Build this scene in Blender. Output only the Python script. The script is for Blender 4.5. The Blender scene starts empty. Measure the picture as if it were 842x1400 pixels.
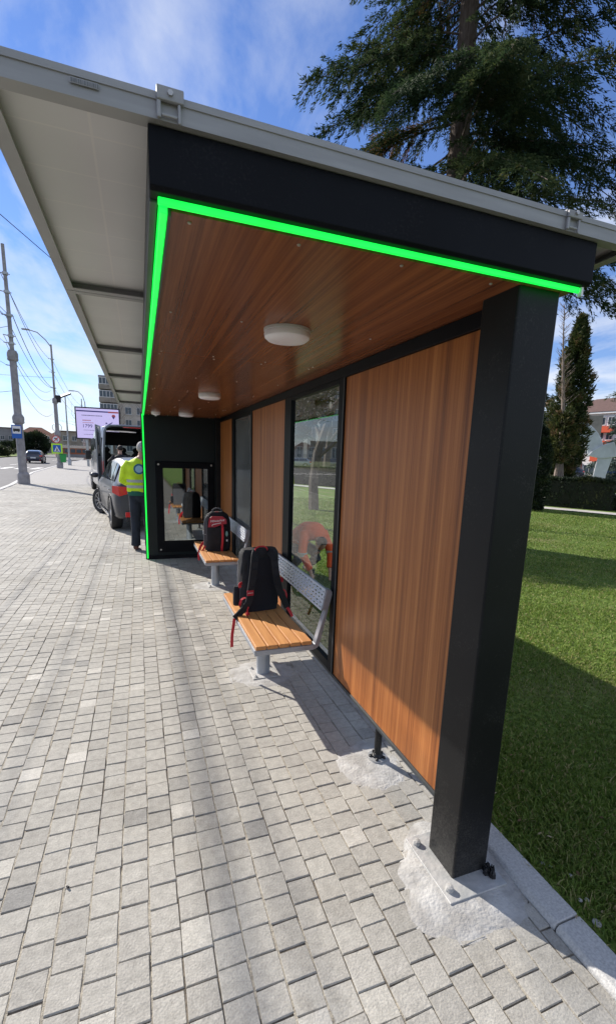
import bpy, bmesh, math, random
import numpy as np
from mathutils import Vector, Matrix
random.seed(7); RNG = np.random.default_rng(11)
S = bpy.context.scene
COL = S.collection
R = math.radians

# ------------------------------------------------------------------ camera
cam_d = bpy.data.cameras.new('camera'); cam = bpy.data.objects.new('camera', cam_d); COL.objects.link(cam)
CR = ((0.9382, -0.3446, 0.0332), (-0.0381, -0.1982, -0.9794), (0.3442, 0.9178, -0.1982))   # image right, image down, forward
cx, cyv, cz = Vector(CR[0]), Vector(CR[1]), Vector(CR[2])
cz.normalize(); cx = (cx - cz*cx.dot(cz)).normalized(); cyv = cz.cross(cx)
m3 = Matrix((cx, -cyv, -cz)).transposed()
cam.matrix_world = Matrix.Translation((0, 0, 1.6)) @ m3.to_4x4()
cam_d.sensor_fit = 'HORIZONTAL'; cam_d.sensor_width = 36
cam_d.lens = 623.1/842*36
cam_d.shift_x = -(424.9-421)/842
cam_d.shift_y = (751.0-700)/842
cam_d.clip_start = 0.05; cam_d.clip_end = 5000
S.camera = cam

# ------------------------------------------------------------------ light
SUN_DIR = Vector((-0.58, 1.0, 0.742)).normalized()       # towards the sun
SUN_EL = math.asin(SUN_DIR.z); SUN_AZ = math.atan2(SUN_DIR.x, SUN_DIR.y)
sd = bpy.data.lights.new('sun', 'SUN'); sun = bpy.data.objects.new('sun', sd); COL.objects.link(sun)
sd.energy = 4.2; sd.angle = R(0.53); sd.color = (1.0, 0.93, 0.84)
sun.rotation_euler = SUN_DIR.to_track_quat('Z', 'Y').to_euler()

w = bpy.data.worlds.new('World'); S.world = w; w.use_nodes = True
nt = w.node_tree; N = nt.nodes; L = nt.links; N.clear()
out = N.new('ShaderNodeOutputWorld'); bg = N.new('ShaderNodeBackground'); bg.inputs[1].default_value = 0.078
sky = N.new('ShaderNodeTexSky'); sky.sky_type = 'NISHITA'; sky.sun_disc = False
sky.sun_elevation = SUN_EL; sky.sun_rotation = SUN_AZ; sky.air_density = 1.1; sky.dust_density = 0.0; sky.ozone_density = 2.0
tc = N.new('ShaderNodeTexCoord'); sep = N.new('ShaderNodeSeparateXYZ'); L.new(tc.outputs['Generated'], sep.inputs[0])
def wm(op, a, b=None, clamp=False):
    n = N.new('ShaderNodeMath'); n.operation = op; n.use_clamp = clamp
    for i, v in enumerate((a, b)):
        if v is None: continue
        if isinstance(v, (int, float)): n.inputs[i].default_value = v
        else: L.new(v, n.inputs[i])
    return n.outputs[0]
zc = wm('MAXIMUM', sep.outputs[2], 0.0); zz = wm('ADD', zc, 0.10)
u = wm('DIVIDE', sep.outputs[0], zz); v = wm('DIVIDE', sep.outputs[1], zz)
comb = N.new('ShaderNodeCombineXYZ'); L.new(u, comb.inputs[0]); L.new(wm('MULTIPLY', v, 0.62), comb.inputs[1])
n1 = N.new('ShaderNodeTexNoise'); n1.inputs['Scale'].default_value = 1.7; n1.inputs['Detail'].default_value = 9; n1.inputs['Roughness'].default_value = 0.58; n1.inputs['Distortion'].default_value = 0.35
L.new(comb.outputs[0], n1.inputs['Vector'])
n2 = N.new('ShaderNodeTexNoise'); n2.inputs['Scale'].default_value = 0.33; n2.inputs['Detail'].default_value = 4
L.new(comb.outputs[0], n2.inputs['Vector'])
cs = wm('ADD', wm('MULTIPLY', n1.outputs[0], 0.62), wm('MULTIPLY', n2.outputs[0], 0.42))
hz = wm('MULTIPLY', wm('SUBTRACT', 0.45, zc, True), 0.16)     # more cloud low down
cs = wm('ADD', cs, hz)
ramp = N.new('ShaderNodeValToRGB'); ramp.color_ramp.elements[0].position = 0.462; ramp.color_ramp.elements[0].color = (0, 0, 0, 1)
ramp.color_ramp.elements[1].position = 0.63; ramp.color_ramp.elements[1].color = (1, 1, 1, 1); L.new(cs, ramp.inputs[0])
mx = N.new('ShaderNodeMixRGB'); L.new(wm('MULTIPLY', ramp.outputs[0], 0.78), mx.inputs[0])
tint = N.new('ShaderNodeMixRGB'); tint.blend_type = 'MULTIPLY'; tint.inputs[0].default_value = 1; tint.inputs[2].default_value = (0.76, 0.87, 1.22, 1)
L.new(sky.outputs[0], tint.inputs[1])
L.new(tint.outputs[0], mx.inputs[1]); mx.inputs[2].default_value = (7.2, 7.5, 8.0, 1)
L.new(mx.outputs[0], bg.inputs[0]); L.new(bg.outputs[0], out.inputs[0])

S.view_settings.view_transform = 'Standard'; S.view_settings.look = 'None'; S.view_settings.gamma = 1
S.view_settings.exposure = 0.75
S.cycles.max_bounces = 8; S.cycles.transparent_max_bounces = 24
S.cycles.sample_clamp_indirect = 6

# ------------------------------------------------------------------ materials
def mat(name, col=(0.5, 0.5, 0.5), rough=0.5, metal=0.0, noise=0.0, nscale=8.0, bump=0.0, bscale=60.0, spec=0.5, stretch=(1, 1, 1), col2=None, emit=None, estr=0.0, coat=0.0, detail=6, pos=(0.35, 0.65)):
    m = bpy.data.materials.new(name); m.use_nodes = True
    n = m.node_tree.nodes; l = m.node_tree.links; b = n['Principled BSDF']
    b.inputs['Base Color'].default_value = (*col, 1); b.inputs['Roughness'].default_value = rough; b.inputs['Metallic'].default_value = metal
    b.inputs['Specular IOR Level'].default_value = spec
    if coat: b.inputs['Coat Weight'].default_value = coat; b.inputs['Coat Roughness'].default_value = 0.05
    if emit: b.inputs['Emission Color'].default_value = (*emit, 1); b.inputs['Emission Strength'].default_value = estr
    t = n.new('ShaderNodeTexCoord'); mp = n.new('ShaderNodeMapping'); mp.inputs['Scale'].default_value = stretch; l.new(t.outputs['Object'], mp.inputs[0])
    if noise or col2:
        ns = n.new('ShaderNodeTexNoise'); ns.inputs['Scale'].default_value = nscale; ns.inputs['Detail'].default_value = detail; l.new(mp.outputs[0], ns.inputs['Vector'])
        rp = n.new('ShaderNodeValToRGB'); l.new(ns.outputs[0], rp.inputs[0])
        c2 = col2 or tuple(c*(1-noise) for c in col)
        rp.color_ramp.elements[0].position = pos[0]; rp.color_ramp.elements[1].position = pos[1]
        rp.color_ramp.elements[0].color = (*c2, 1); rp.color_ramp.elements[1].color = (*(col if col2 else tuple(min(1, c*(1+noise*.5)) for c in col)), 1)
        l.new(rp.outputs[0], b.inputs['Base Color'])
    if bump:
        nb = n.new('ShaderNodeTexNoise'); nb.inputs['Scale'].default_value = bscale; nb.inputs['Detail'].default_value = 5; l.new(mp.outputs[0], nb.inputs['Vector'])
        bp = n.new('ShaderNodeBump'); bp.inputs['Strength'].default_value = bump; bp.inputs['Distance'].default_value = 0.01; l.new(nb.outputs[0], bp.inputs['Height']); l.new(bp.outputs[0], b.inputs['Normal'])
    return m
def nodes_of(m): return m.node_tree.nodes, m.node_tree.links, m.node_tree.nodes['Principled BSDF']

def wood_mat(name, axis, dark, mid, light, rough):
    m = mat(name, mid, rough); n, l, b = nodes_of(m)
    t = n.new('ShaderNodeTexCoord')
    def stripes(s_across, s_along, det, seedv):
        mp = n.new('ShaderNodeMapping'); sc = [s_across]*3; sc[axis] = s_along; mp.inputs['Scale'].default_value = sc; mp.inputs['Location'].default_value = (seedv, seedv*.7, seedv*.3)
        l.new(t.outputs['Object'], mp.inputs[0]); q = n.new('ShaderNodeTexNoise'); q.inputs['Scale'].default_value = 1; q.inputs['Detail'].default_value = det; q.inputs['Roughness'].default_value = .6
        l.new(mp.outputs[0], q.inputs['Vector']); return q.outputs[0]
    a = stripes(22, 0.25, 3, 1.3); c = stripes(110, 1.0, 4, 5.1); f = stripes(420, 9, 2, 3.7)
    s1 = n.new('ShaderNodeMath'); s1.operation = 'MULTIPLY_ADD'; l.new(a, s1.inputs[0]); s1.inputs[1].default_value = .50; s2 = n.new('ShaderNodeMath'); s2.operation = 'MULTIPLY'; l.new(c, s2.inputs[0]); s2.inputs[1].default_value = .38; l.new(s2.outputs[0], s1.inputs[2])
    s3 = n.new('ShaderNodeMath'); s3.operation = 'MULTIPLY_ADD'; l.new(f, s3.inputs[0]); s3.inputs[1].default_value = .14; l.new(s1.outputs[0], s3.inputs[2])
    rp = n.new('ShaderNodeValToRGB'); l.new(s3.outputs[0], rp.inputs[0]); cr = rp.color_ramp
    b.inputs['Specular IOR Level'].default_value = .35
    cr.elements[0].position = .38; cr.elements[0].color = (*dark, 1); cr.elements[1].position = .66; cr.elements[1].color = (*light, 1)
    e = cr.elements.new(.50); e.color = (*mid, 1)
    l.new(rp.outputs[0], b.inputs['Base Color'])
    return m
M = {}
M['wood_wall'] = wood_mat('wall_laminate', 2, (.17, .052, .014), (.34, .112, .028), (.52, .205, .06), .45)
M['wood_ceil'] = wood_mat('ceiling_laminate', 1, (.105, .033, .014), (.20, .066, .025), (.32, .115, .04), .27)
M['black'] = mat('black_powder_coat', (.004, .005, .0075), .5, spec=.12, noise=.3, nscale=3, bump=.05, bscale=400)
M['post_black'] = mat('post_powder_coat', (.009, .0095, .0105), .45, spec=.2, noise=.35, nscale=2.5, bump=.06, bscale=300, pos=(.3, .7))
def dusty(m, amount=.5, col=(.22,.21,.19)):
    n, l, b = nodes_of(m); t = n.new('ShaderNodeNewGeometry'); src = b.inputs['Base Color'].links[0].from_socket
    q1 = n.new('ShaderNodeTexNoise'); q1.inputs['Scale'].default_value = 5; q1.inputs['Detail'].default_value = 8; q1.inputs['Roughness'].default_value = .7; l.new(t.outputs['Position'], q1.inputs['Vector'])
    q2 = n.new('ShaderNodeTexNoise'); q2.inputs['Scale'].default_value = 150; q2.inputs['Detail'].default_value = 3; l.new(t.outputs['Position'], q2.inputs['Vector'])
    sp = n.new('ShaderNodeSeparateXYZ'); l.new(t.outputs['Position'], sp.inputs[0]); low = n.new('ShaderNodeMapRange'); low.inputs[1].default_value = .45; low.inputs[2].default_value = 0; low.inputs[3].default_value = 0; low.inputs[4].default_value = .16; l.new(sp.outputs[2], low.inputs[0])
    a = n.new('ShaderNodeMath'); a.operation = 'MULTIPLY'; l.new(q1.outputs[0], a.inputs[0]); l.new(q2.outputs[0], a.inputs[1])
    a2 = n.new('ShaderNodeMath'); a2.operation = 'ADD'; l.new(a.outputs[0], a2.inputs[0]); l.new(low.outputs[0], a2.inputs[1])
    mr = n.new('ShaderNodeMapRange'); mr.inputs[1].default_value = .30; mr.inputs[2].default_value = .55; mr.inputs[3].default_value = 0; mr.inputs[4].default_value = amount; l.new(a2.outputs[0], mr.inputs[0])
    mx = n.new('ShaderNodeMixRGB'); l.new(mr.outputs[0], mx.inputs[0]); l.new(src, mx.inputs[1]); mx.inputs[2].default_value = (*col, 1); l.new(mx.outputs[0], b.inputs['Base Color'])
dusty(M['post_black'], .18); dusty(M['black'], .06)
M['edge_grey'] = mat('edge_trim', (.045, .052, .055), .5, noise=.2)
M['slate'] = mat('end_wall_coat', (.005, .012, .014), .42, spec=.3, noise=.3, nscale=1.5)
M['alu'] = mat('anodised_aluminium', (.33, .335, .34), .55, metal=.1, noise=.12, nscale=4, stretch=(1, 1, 10))
M['clamp'] = mat('cast_aluminium', (.5, .5, .5), .5, metal=.6, noise=.2, nscale=30)
# pv back sheet with a faint cell grid
def pv():
    m = mat('panel_backsheet', (.62, .62, .585), .5); n, l, b = nodes_of(m)
    t = n.new('ShaderNodeTexCoord'); br = n.new('ShaderNodeTexBrick'); br.offset = 0; br.inputs['Scale'].default_value = 1
    br.inputs['Brick Width'].default_value = .168; br.inputs['Row Height'].default_value = .168; br.inputs['Mortar Size'].default_value = .004; br.inputs['Mortar Smooth'].default_value = .6
    br.inputs['Color1'].default_value = (.69, .70, .70, 1); br.inputs['Color2'].default_value = (.71, .72, .72, 1); br.inputs['Mortar'].default_value = (.76, .76, .74, 1)
    l.new(t.outputs['Object'], br.inputs[0])
    ns = n.new('ShaderNodeTexNoise'); ns.inputs['Scale'].default_value = 2; ns.inputs['Detail'].default_value = 6; l.new(t.outputs['Object'], ns.inputs['Vector'])
    mu = n.new('ShaderNodeMixRGB'); mu.blend_type = 'MULTIPLY'; mu.inputs[0].default_value = .35; l.new(br.outputs[0], mu.inputs[1]); l.new(ns.outputs[0], mu.inputs[2]); l.new(mu.outputs[0], b.inputs['Base Color'])
    return m
M['pv'] = pv()
M['pv_top'] = mat('solar_cells', (.01, .015, .04), .15)
M['green_led'] = mat('green_led', (.01, .3, .03), .4, emit=(.005, .74, .055), estr=1.15)
M['lamp_white'] = mat('opal_cover', (.86, .85, .90), .35)
M['screw'] = mat('screw_steel', (.45, .45, .43), .35, metal=.7)
def led_unevenness():
    n, l, b = nodes_of(M['green_led']); g = n.new('ShaderNodeNewGeometry'); q = n.new('ShaderNodeTexNoise'); q.inputs['Scale'].default_value = 9; q.inputs['Detail'].default_value = 2; l.new(g.outputs['Position'], q.inputs['Vector'])
    mr = n.new('ShaderNodeMapRange'); mr.inputs[1].default_value = .3; mr.inputs[2].default_value = .7; mr.inputs[3].default_value = .88; mr.inputs[4].default_value = 1.25; l.new(q.outputs[0], mr.inputs[0]); l.new(mr.outputs[0], b.inputs['Emission Strength'])
led_unevenness()
def glass(name, tint, refl=1.0, rough=0.0, ior=1.5):
    m = bpy.data.materials.new(name); m.use_nodes = True; n = m.node_tree.nodes; l = m.node_tree.links; n.clear()
    o = n.new('ShaderNodeOutputMaterial'); tr = n.new('ShaderNodeBsdfTransparent'); tr.inputs[0].default_value = (*tint, 1)
    g = n.new('ShaderNodeBsdfGlossy'); g.inputs['Roughness'].default_value = rough; g.inputs[0].default_value = (refl, refl, refl, 1)
    f = n.new('ShaderNodeFresnel'); f.inputs[0].default_value = ior; mx = n.new('ShaderNodeMixShader')
    ge = n.new('ShaderNodeNewGeometry'); k = n.new('ShaderNodeMath'); k.operation = 'SUBTRACT'; k.inputs[0].default_value = 1; l.new(ge.outputs['Backfacing'], k.inputs[1])
    k2 = n.new('ShaderNodeMath'); k2.operation = 'MULTIPLY'; l.new(f.outputs[0], k2.inputs[0]); l.new(k.outputs[0], k2.inputs[1])
    l.new(k2.outputs[0], mx.inputs[0]); l.new(tr.outputs[0], mx.inputs[1]); l.new(g.outputs[0], mx.inputs[2]); l.new(mx.outputs[0], o.inputs[0]); return m
M['glass'] = glass('clear_pane', (.90, .94, .91), 1.0, 0, 1.38)
M['glass_grey'] = mat('grey_pane', (.15, .16, .158), .12, noise=.35, nscale=1.6, stretch=(1, 1, .5))  # opaque pane in mottled grey
M['mirror'] = mat('poster_glass', (.30, .33, .335), .03, metal=1.0)
M['seat_wood'] = mat('seat_slat_wood', (.62, .30, .105), .5, col2=(.50, .225, .075), nscale=3, stretch=(14, 1, 14), bump=.12, bscale=40)
M['bench_grey'] = mat('bench_powder_coat', (.36, .39, .43), .36, metal=.35, noise=.12, nscale=9, bump=.03, bscale=200)
M['bench_sunlit'] = mat('sunlit_backrest_coat', (.62, .66, .71), .38, metal=.15, noise=.06, nscale=9)  # bench coat made paler: sunlight on the backrest put into its colour
M['bench_arm'] = mat('bench_arm_coat', (.30, .31, .34), .4, metal=.3, noise=.12, nscale=9)
M['concrete'] = mat('fresh_grout', (.50, .495, .475), .95, col2=(.34, .33, .31), nscale=12, bump=.45, bscale=90)
M['kerb'] = mat('kerb_concrete', (.56, .555, .53), .88, col2=(.42, .415, .40), nscale=120, bump=.35, bscale=180, detail=3)
M['plate'] = mat('galvanised_plate', (.42, .43, .42), .55, metal=.3, col2=(.55, .54, .52), nscale=18, bump=.3, bscale=50)
M['bitumen'] = mat('tar', (.008, .008, .009), .25, bump=1, bscale=80)
M['steel'] = mat('galvanised_steel', (.45, .46, .47), .45, metal=.6, noise=.2, nscale=6)
M['pole'] = mat('pole_concrete', (.36, .345, .35), .85, col2=(.25, .24, .245), nscale=5, bump=.3, bscale=30)
M['asphalt'] = mat('asphalt', (.11, .11, .115), .85, col2=(.075, .075, .08), nscale=3, bump=.3, bscale=90, pos=(.3, .7))
M['paint'] = mat('road_paint', (.72, .72, .70), .7, col2=(.45, .45, .44), nscale=9, pos=(.3, .5))
M['rubber'] = mat('tyre_rubber', (.018, .018, .019), .75)
M['dark'] = mat('dark_interior', (.02, .021, .024), .7)
M['car_glass'] = mat('car_glass', (.03, .035, .04), .06, spec=.8)
M['red_light'] = mat('tail_lamp_red', (.62, .03, .03), .2, coat=.6)
M['white'] = mat('white_plastic', (.78, .78, .78), .4)
M['skin'] = mat('skin', (.50, .29, .21), .55)
M['bark'] = mat('bark', (.085, .062, .05), .95, col2=(.17, .135, .115), nscale=9, stretch=(4, 4, .8), bump=1, bscale=22)
M['bark_pale'] = mat('bark_pale', (.30, .24, .20), .95, col2=(.17, .13, .105), nscale=7, stretch=(4, 4, .5), bump=1, bscale=20)

def attr_mat(name, stops, rough, speck=0.0, bump=0.0, trans=0.0, spec=.3, big=0.0):
    """colour ramp over the per-face 'rnd' attribute, with speckle and a slow tone drift"""
    m = mat(name, stops[0][1], rough, spec=spec); n, l, b = nodes_of(m)
    at = n.new('ShaderNodeAttribute'); at.attribute_name = 'rnd'
    rp = n.new('ShaderNodeValToRGB'); l.new(at.outputs['Fac'], rp.inputs[0]); cr = rp.color_ramp
    cr.elements[0].position = stops[0][0]; cr.elements[0].color = (*stops[0][1], 1); cr.elements[1].position = stops[-1][0]; cr.elements[1].color = (*stops[-1][1], 1)
    for p, c in stops[1:-1]: cr.elements.new(p).color = (*c, 1)
    o = rp.outputs[0]; g = n.new('ShaderNodeNewGeometry')
    for amt, sc in ((speck, 170), (speck*.8, 34), (big, 1.1)):
        if not amt: continue
        q = n.new('ShaderNodeTexNoise'); q.inputs['Scale'].default_value = sc; q.inputs['Detail'].default_value = 4; l.new(g.outputs['Position'], q.inputs['Vector'])
        mr = n.new('ShaderNodeMapRange'); mr.inputs[1].default_value = .3; mr.inputs[2].default_value = .7; mr.inputs[3].default_value = 1-amt; mr.inputs[4].default_value = 1+amt; l.new(q.outputs[0], mr.inputs[0])
        mu = n.new('ShaderNodeVectorMath'); mu.operation = 'SCALE'; l.new(o, mu.inputs[0]); l.new(mr.outputs[0], mu.inputs['Scale']); o = mu.outputs[0]
    if name == 'paver_concrete':      # old stains and trodden dirt, in patches of their own
        for sc, lo_, hi_, c_, am in ((3.2, .60, .70, (.55, .53, .50), .55), (14, .66, .72, (.45, .43, .41), .6), (.9, .52, .70, (.80, .77, .72), .7)):
            q = n.new('ShaderNodeTexNoise'); q.inputs['Scale'].default_value = sc; q.inputs['Detail'].default_value = 7; q.inputs['Roughness'].default_value = .65; l.new(g.outputs['Position'], q.inputs['Vector'])
            mr = n.new('ShaderNodeMapRange'); mr.inputs[1].default_value = lo_; mr.inputs[2].default_value = hi_; mr.inputs[3].default_value = 0; mr.inputs[4].default_value = am; l.new(q.outputs[0], mr.inputs[0])
            mu = n.new('ShaderNodeMixRGB'); mu.blend_type = 'MULTIPLY'; l.new(mr.outputs[0], mu.inputs[0]); l.new(o, mu.inputs[1]); mu.inputs[2].default_value = (*c_, 1); o = mu.outputs[0]
    l.new(o, b.inputs['Base Color'])
    if bump:
        q = n.new('ShaderNodeTexNoise'); q.inputs['Scale'].default_value = 130; q.inputs['Detail'].default_value = 6; l.new(g.outputs['Position'], q.inputs['Vector'])
        bp = n.new('ShaderNodeBump'); bp.inputs['Strength'].default_value = bump; bp.inputs['Distance'].default_value = .004; l.new(q.outputs[0], bp.inputs['Height']); l.new(bp.outputs[0], b.inputs['Normal'])
    if trans:
        tb = n.new('ShaderNodeBsdfTranslucent'); l.new(o, tb.inputs[0]); ms = n.new('ShaderNodeMixShader'); ms.inputs[0].default_value = trans
        l.new(b.outputs[0], ms.inputs[1]); l.new(tb.outputs[0], ms.inputs[2]); l.new(ms.outputs[0], n['Material Output'].inputs[0])
    return m
M['paver'] = attr_mat('paver_concrete', [(0, (.25, .246, .232)), (.12, (.325, .312, .28)), (.5, (.385, .37, .332)), (.85, (.425, .41, .365)), (1, (.53, .51, .46))], .8, .15, .6, big=.11)
M['spruce'] = attr_mat('spruce_needles', [(0, (.016, .034, .017)), (.4, (.034, .060, .026)), (.7, (.065, .085, .03)), (.93, (.12, .10, .04)), (1, (.19, .08, .035))], .75, trans=.33, spec=.1)
M['blue_spruce'] = attr_mat('blue_spruce_needles', [(0, (.045, .07, .06)), (.6, (.085, .12, .105)), (1, (.15, .17, .14))], .6, trans=.15)
M['thuja'] = attr_mat('thuja_sprays', [(0, (.02, .035, .012)), (.6, (.05, .07, .022)), (.9, (.10, .10, .03)), (1, (.14, .085, .04))], .65, trans=.2)
M['hedge'] = attr_mat('hedge_leaves', [(0, (.012, .022, .012)), (.7, (.03, .048, .02)), (1, (.07, .08, .03))], .6, trans=.15)
M['grass'] = attr_mat('grass_blades', [(0, (.075, .13, .022)), (.5, (.16, .25, .04)), (.8, (.26, .31, .075)), (1, (.44, .37, .18))], .5, trans=.35, big=.12)

# ------------------------------------------------------------------ mesh helpers
class MB:
    def __init__(s): s.v = []; s.f = []; s.mi = []; s.cur = 0
    def add(s, vs, fs):
        o = len(s.v); s.v += [tuple(p) for p in vs]; s.f += [tuple(i+o for i in f) for f in fs]; s.mi += [s.cur]*len(fs); return s
    def box(s, x0, x1, y0, y1, z0, z1, rot=None, piv=None):
        p = [Vector(c) for c in ((x0,y0,z0),(x1,y0,z0),(x1,y1,z0),(x0,y1,z0),(x0,y0,z1),(x1,y0,z1),(x1,y1,z1),(x0,y1,z1))]
        if rot is not None: pv_ = Vector(piv) if piv else sum(p, Vector())/8; p = [rot @ (q-pv_) + pv_ for q in p]
        return s.add(p, [(0,3,2,1),(4,5,6,7),(0,1,5,4),(1,2,6,5),(2,3,7,6),(3,0,4,7)])
    def tube(s, pts, rad, n=8, cap=True, flat=1.0):
        pts = [Vector(p) for p in pts]; rs = rad if isinstance(rad, (list, tuple)) else [rad]*len(pts); vs = []; fs = []; up = None
        for i, p in enumerate(pts):
            d = (pts[min(i+1, len(pts)-1)] - pts[max(i-1, 0)]).normalized()
            if up is None: up = Vector((0,0,1)) if abs(d.z) < .9 else Vector((0,1,0))
            a = d.cross(up).normalized(); b = a.cross(d).normalized(); up = b
            for k in range(n):
                t = 2*math.pi*k/n; vs.append(p + a*math.cos(t)*rs[i] + b*math.sin(t)*rs[i]*flat)
        for i in range(len(pts)-1):
            for k in range(n): fs.append((i*n+k, i*n+(k+1)%n, (i+1)*n+(k+1)%n, (i+1)*n+k))
        if cap: fs.append(tuple(range(n))[::-1]); fs.append(tuple((len(pts)-1)*n+k for k in range(n)))
        return s.add(vs, fs)
    def lathe(s, c, prof, n=20, sx=1, sy=1):
        vs = []; fs = []
        for r, z in prof:
            for k in range(n): t = 2*math.pi*k/n; vs.append((c[0]+r*sx*math.cos(t), c[1]+r*sy*math.sin(t), c[2]+z))
        for i in range(len(prof)-1):
            for k in range(n): fs.append((i*n+k, i*n+(k+1)%n, (i+1)*n+(k+1)%n, (i+1)*n+k))
        fs.append(tuple(range(n))[::-1]); fs.append(tuple((len(prof)-1)*n+k for k in range(n)))
        return s.add(vs, fs)
    def prism(s, poly, axis, a, b):
        """poly: 2-D outline in the two other axes, extruded from a to b along axis"""
        def mk(p, h): q = [p[0], p[1]]; q.insert(axis, h); return q
        n = len(poly); vs = [mk(p, a) for p in poly] + [mk(p, b) for p in poly]
        return s.add(vs, [tuple(range(n)), tuple(range(2*n-1, n-1, -1))] + [(i, i+n, (i+1)%n+n, (i+1)%n) for i in range(n)])
    def loft(s, rings, cap=True):
        n = len(rings[0]); vs = [p for r in rings for p in r]; fs = []
        for i in range(len(rings)-1):
            for k in range(n): fs.append((i*n+k, i*n+(k+1)%n, (i+1)*n+(k+1)%n, (i+1)*n+k))
        if cap: fs.append(tuple(range(n))[::-1]); fs.append(tuple((len(rings)-1)*n+k for k in range(n)))
        return s.add(vs, fs)
    def build(s, name, m, parent=None, smooth=False, bevel=0, world=True, segs=2):
        me = bpy.data.meshes.new(name); vs = s.v
        off = parent.location if (parent is not None and world) else Vector((0, 0, 0))
        if parent is not None and world: 
            gp = parent.parent
            off = parent.location + (gp.location if gp else Vector((0,0,0)))
            vs = [(p[0]-off[0], p[1]-off[1], p[2]-off[2]) for p in vs]
        me.from_pydata(vs, [], s.f); bm = bmesh.new(); bm.from_mesh(me); bmesh.ops.recalc_face_normals(bm, faces=bm.faces); bm.to_mesh(me); bm.free()
        for x in (m if isinstance(m, (list, tuple)) else [m]): me.materials.append(x)
        if isinstance(m, (list, tuple)): me.polygons.foreach_set('material_index', s.mi)
        if smooth:
            me.polygons.foreach_set('use_smooth', [True]*len(me.polygons)); me.set_sharp_from_angle(angle=R(38))
        o = bpy.data.objects.new(name, me); COL.objects.link(o)
        if parent is not None: o.parent = parent
        if bevel: b = o.modifiers.new('bevel', 'BEVEL'); b.width = bevel; b.segments = segs; b.limit_method = 'ANGLE'; b.harden_normals = False
        return o
def B(): return MB()
def thing(name, loc, label, cat, group=None, rotz=0):
    o = bpy.data.objects.new(name, None); COL.objects.link(o); o.location = loc; o.rotation_euler = (0, 0, rotz); o.empty_display_size = .1
    o['label'] = label; o['category'] = cat
    if group: o['group'] = group
    return o
def tag(o, label, cat, group=None):
    o['label'] = label; o['category'] = cat
    if group: o['group'] = group
    return o
def struct(o, label=None):
    o['kind'] = 'structure'
    if label: o['label'] = label
    return o
def copy_tree(o, parent=None):
    c = o.copy(); COL.objects.link(c)
    if parent is not None: c.parent = parent
    for ch in list(o.children): copy_tree(ch, c)
    return c
def mesh_np(name, verts, faces, m, rnd=None, parent=None):
    """verts (n,3), faces (k,3 or 4), rnd per face"""
    me = bpy.data.meshes.new(name); k = faces.shape[1]; nf = len(faces)
    me.vertices.add(len(verts)); me.vertices.foreach_set('co', np.ascontiguousarray(verts, dtype=np.float32).ravel())
    me.loops.add(nf*k); me.loops.foreach_set('vertex_index', np.ascontiguousarray(faces, dtype=np.int32).ravel())
    me.polygons.add(nf); me.polygons.foreach_set('loop_start', np.arange(nf, dtype=np.int32)*k)
    me.polygons.foreach_set('use_smooth', np.zeros(nf, dtype=bool)); me.update(calc_edges=True)
    if rnd is not None:
        a = me.attributes.new('rnd', 'FLOAT', 'FACE'); a.data.foreach_set('value', np.asarray(rnd, dtype=np.float32))
    me.materials.append(m); o = bpy.data.objects.new(name, me); COL.objects.link(o)
    if parent is not None: o.parent = parent
    return o
def text_mesh(txt, size, m, name, parent, mw, extrude=.001, shear=0):
    c = bpy.data.curves.new(name, 'FONT'); c.body = txt; c.size = size; c.extrude = extrude; c.align_x = 'CENTER'; c.align_y = 'CENTER'; c.resolution_u = 3; c.shear = shear
    o = bpy.data.objects.new('tmp', c); COL.objects.link(o); dg = bpy.context.evaluated_depsgraph_get(); me = bpy.data.meshes.new_from_object(o.evaluated_get(dg))
    bpy.data.objects.remove(o); me.name = name; me.materials.clear(); me.materials.append(m)
    t = bpy.data.objects.new(name, me); COL.objects.link(t); t.parent = parent; t.matrix_local = mw; return t
def unit(a): return a/np.maximum(np.linalg.norm(a, axis=-1, keepdims=True), 1e-9)
def leaves(points, dirs, length, width, nper, spread, rng, drop=0.0):
    """long diamond leaves (2 tris as one quad) fanned round dirs"""
    P = np.repeat(points, nper, 0); D = np.repeat(dirs, nper, 0); n = len(P)
    D = unit(D + rng.normal(0, spread, (n, 3)) + np.array([0, 0, -drop]))
    S_ = unit(np.cross(D, rng.normal(0, 1, (n, 3)))); ln = length*rng.uniform(.6, 1.3, (n, 1)); wd = width*rng.uniform(.6, 1.3, (n, 1))
    P = P + rng.normal(0, length*.25, (n, 3))
    v = np.stack([P, P + D*ln*.45 + S_*wd*.5, P + D*ln, P + D*ln*.45 - S_*wd*.5], 1).reshape(-1, 3)
    return v, np.arange(n*4).reshape(-1, 4)

# ------------------------------------------------------------------ ground, road, pavement, lawn
def sheet(name, poly, z, m, label=None):
    o = MB().add([(x, y, z) for x, y in poly], [tuple(range(len(poly)))]).build(name, m); struct(o, label); return o
M['earth'] = mat('verge_ground', (.10, .11, .045), .95, col2=(.13, .105, .065), nscale=.15, bump=.4, bscale=4)
sheet('ground', [(-2500,-2500),(2500,-2500),(2500,2500),(-2500,2500)], -.20, M['earth'])
KERB_L = [(-5.0,-60),(-5.0,12),(-5.02,19),(-5.3,23),(-6.0,29),(-6.75,35),(-7.35,46),(-7.9,60),(-8.6,90),(-9.5,140)]
road_poly = [(-19,-60)] + [p for p in KERB_L] + [(-8,300),(-60,300),(-24,140),(-21,90),(-20,60)]
sheet('road', road_poly, -.13, M['asphalt'])
pav_poly = KERB_L + [(1.31,140),(1.31,-60)]
M['joint'] = mat('joint_dirt', (.24,.205,.16), .95, col2=(.10,.088,.07), nscale=18, bump=.6, bscale=120)
sheet('pavement_bed', pav_poly, -.0058, M['joint'])
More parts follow.
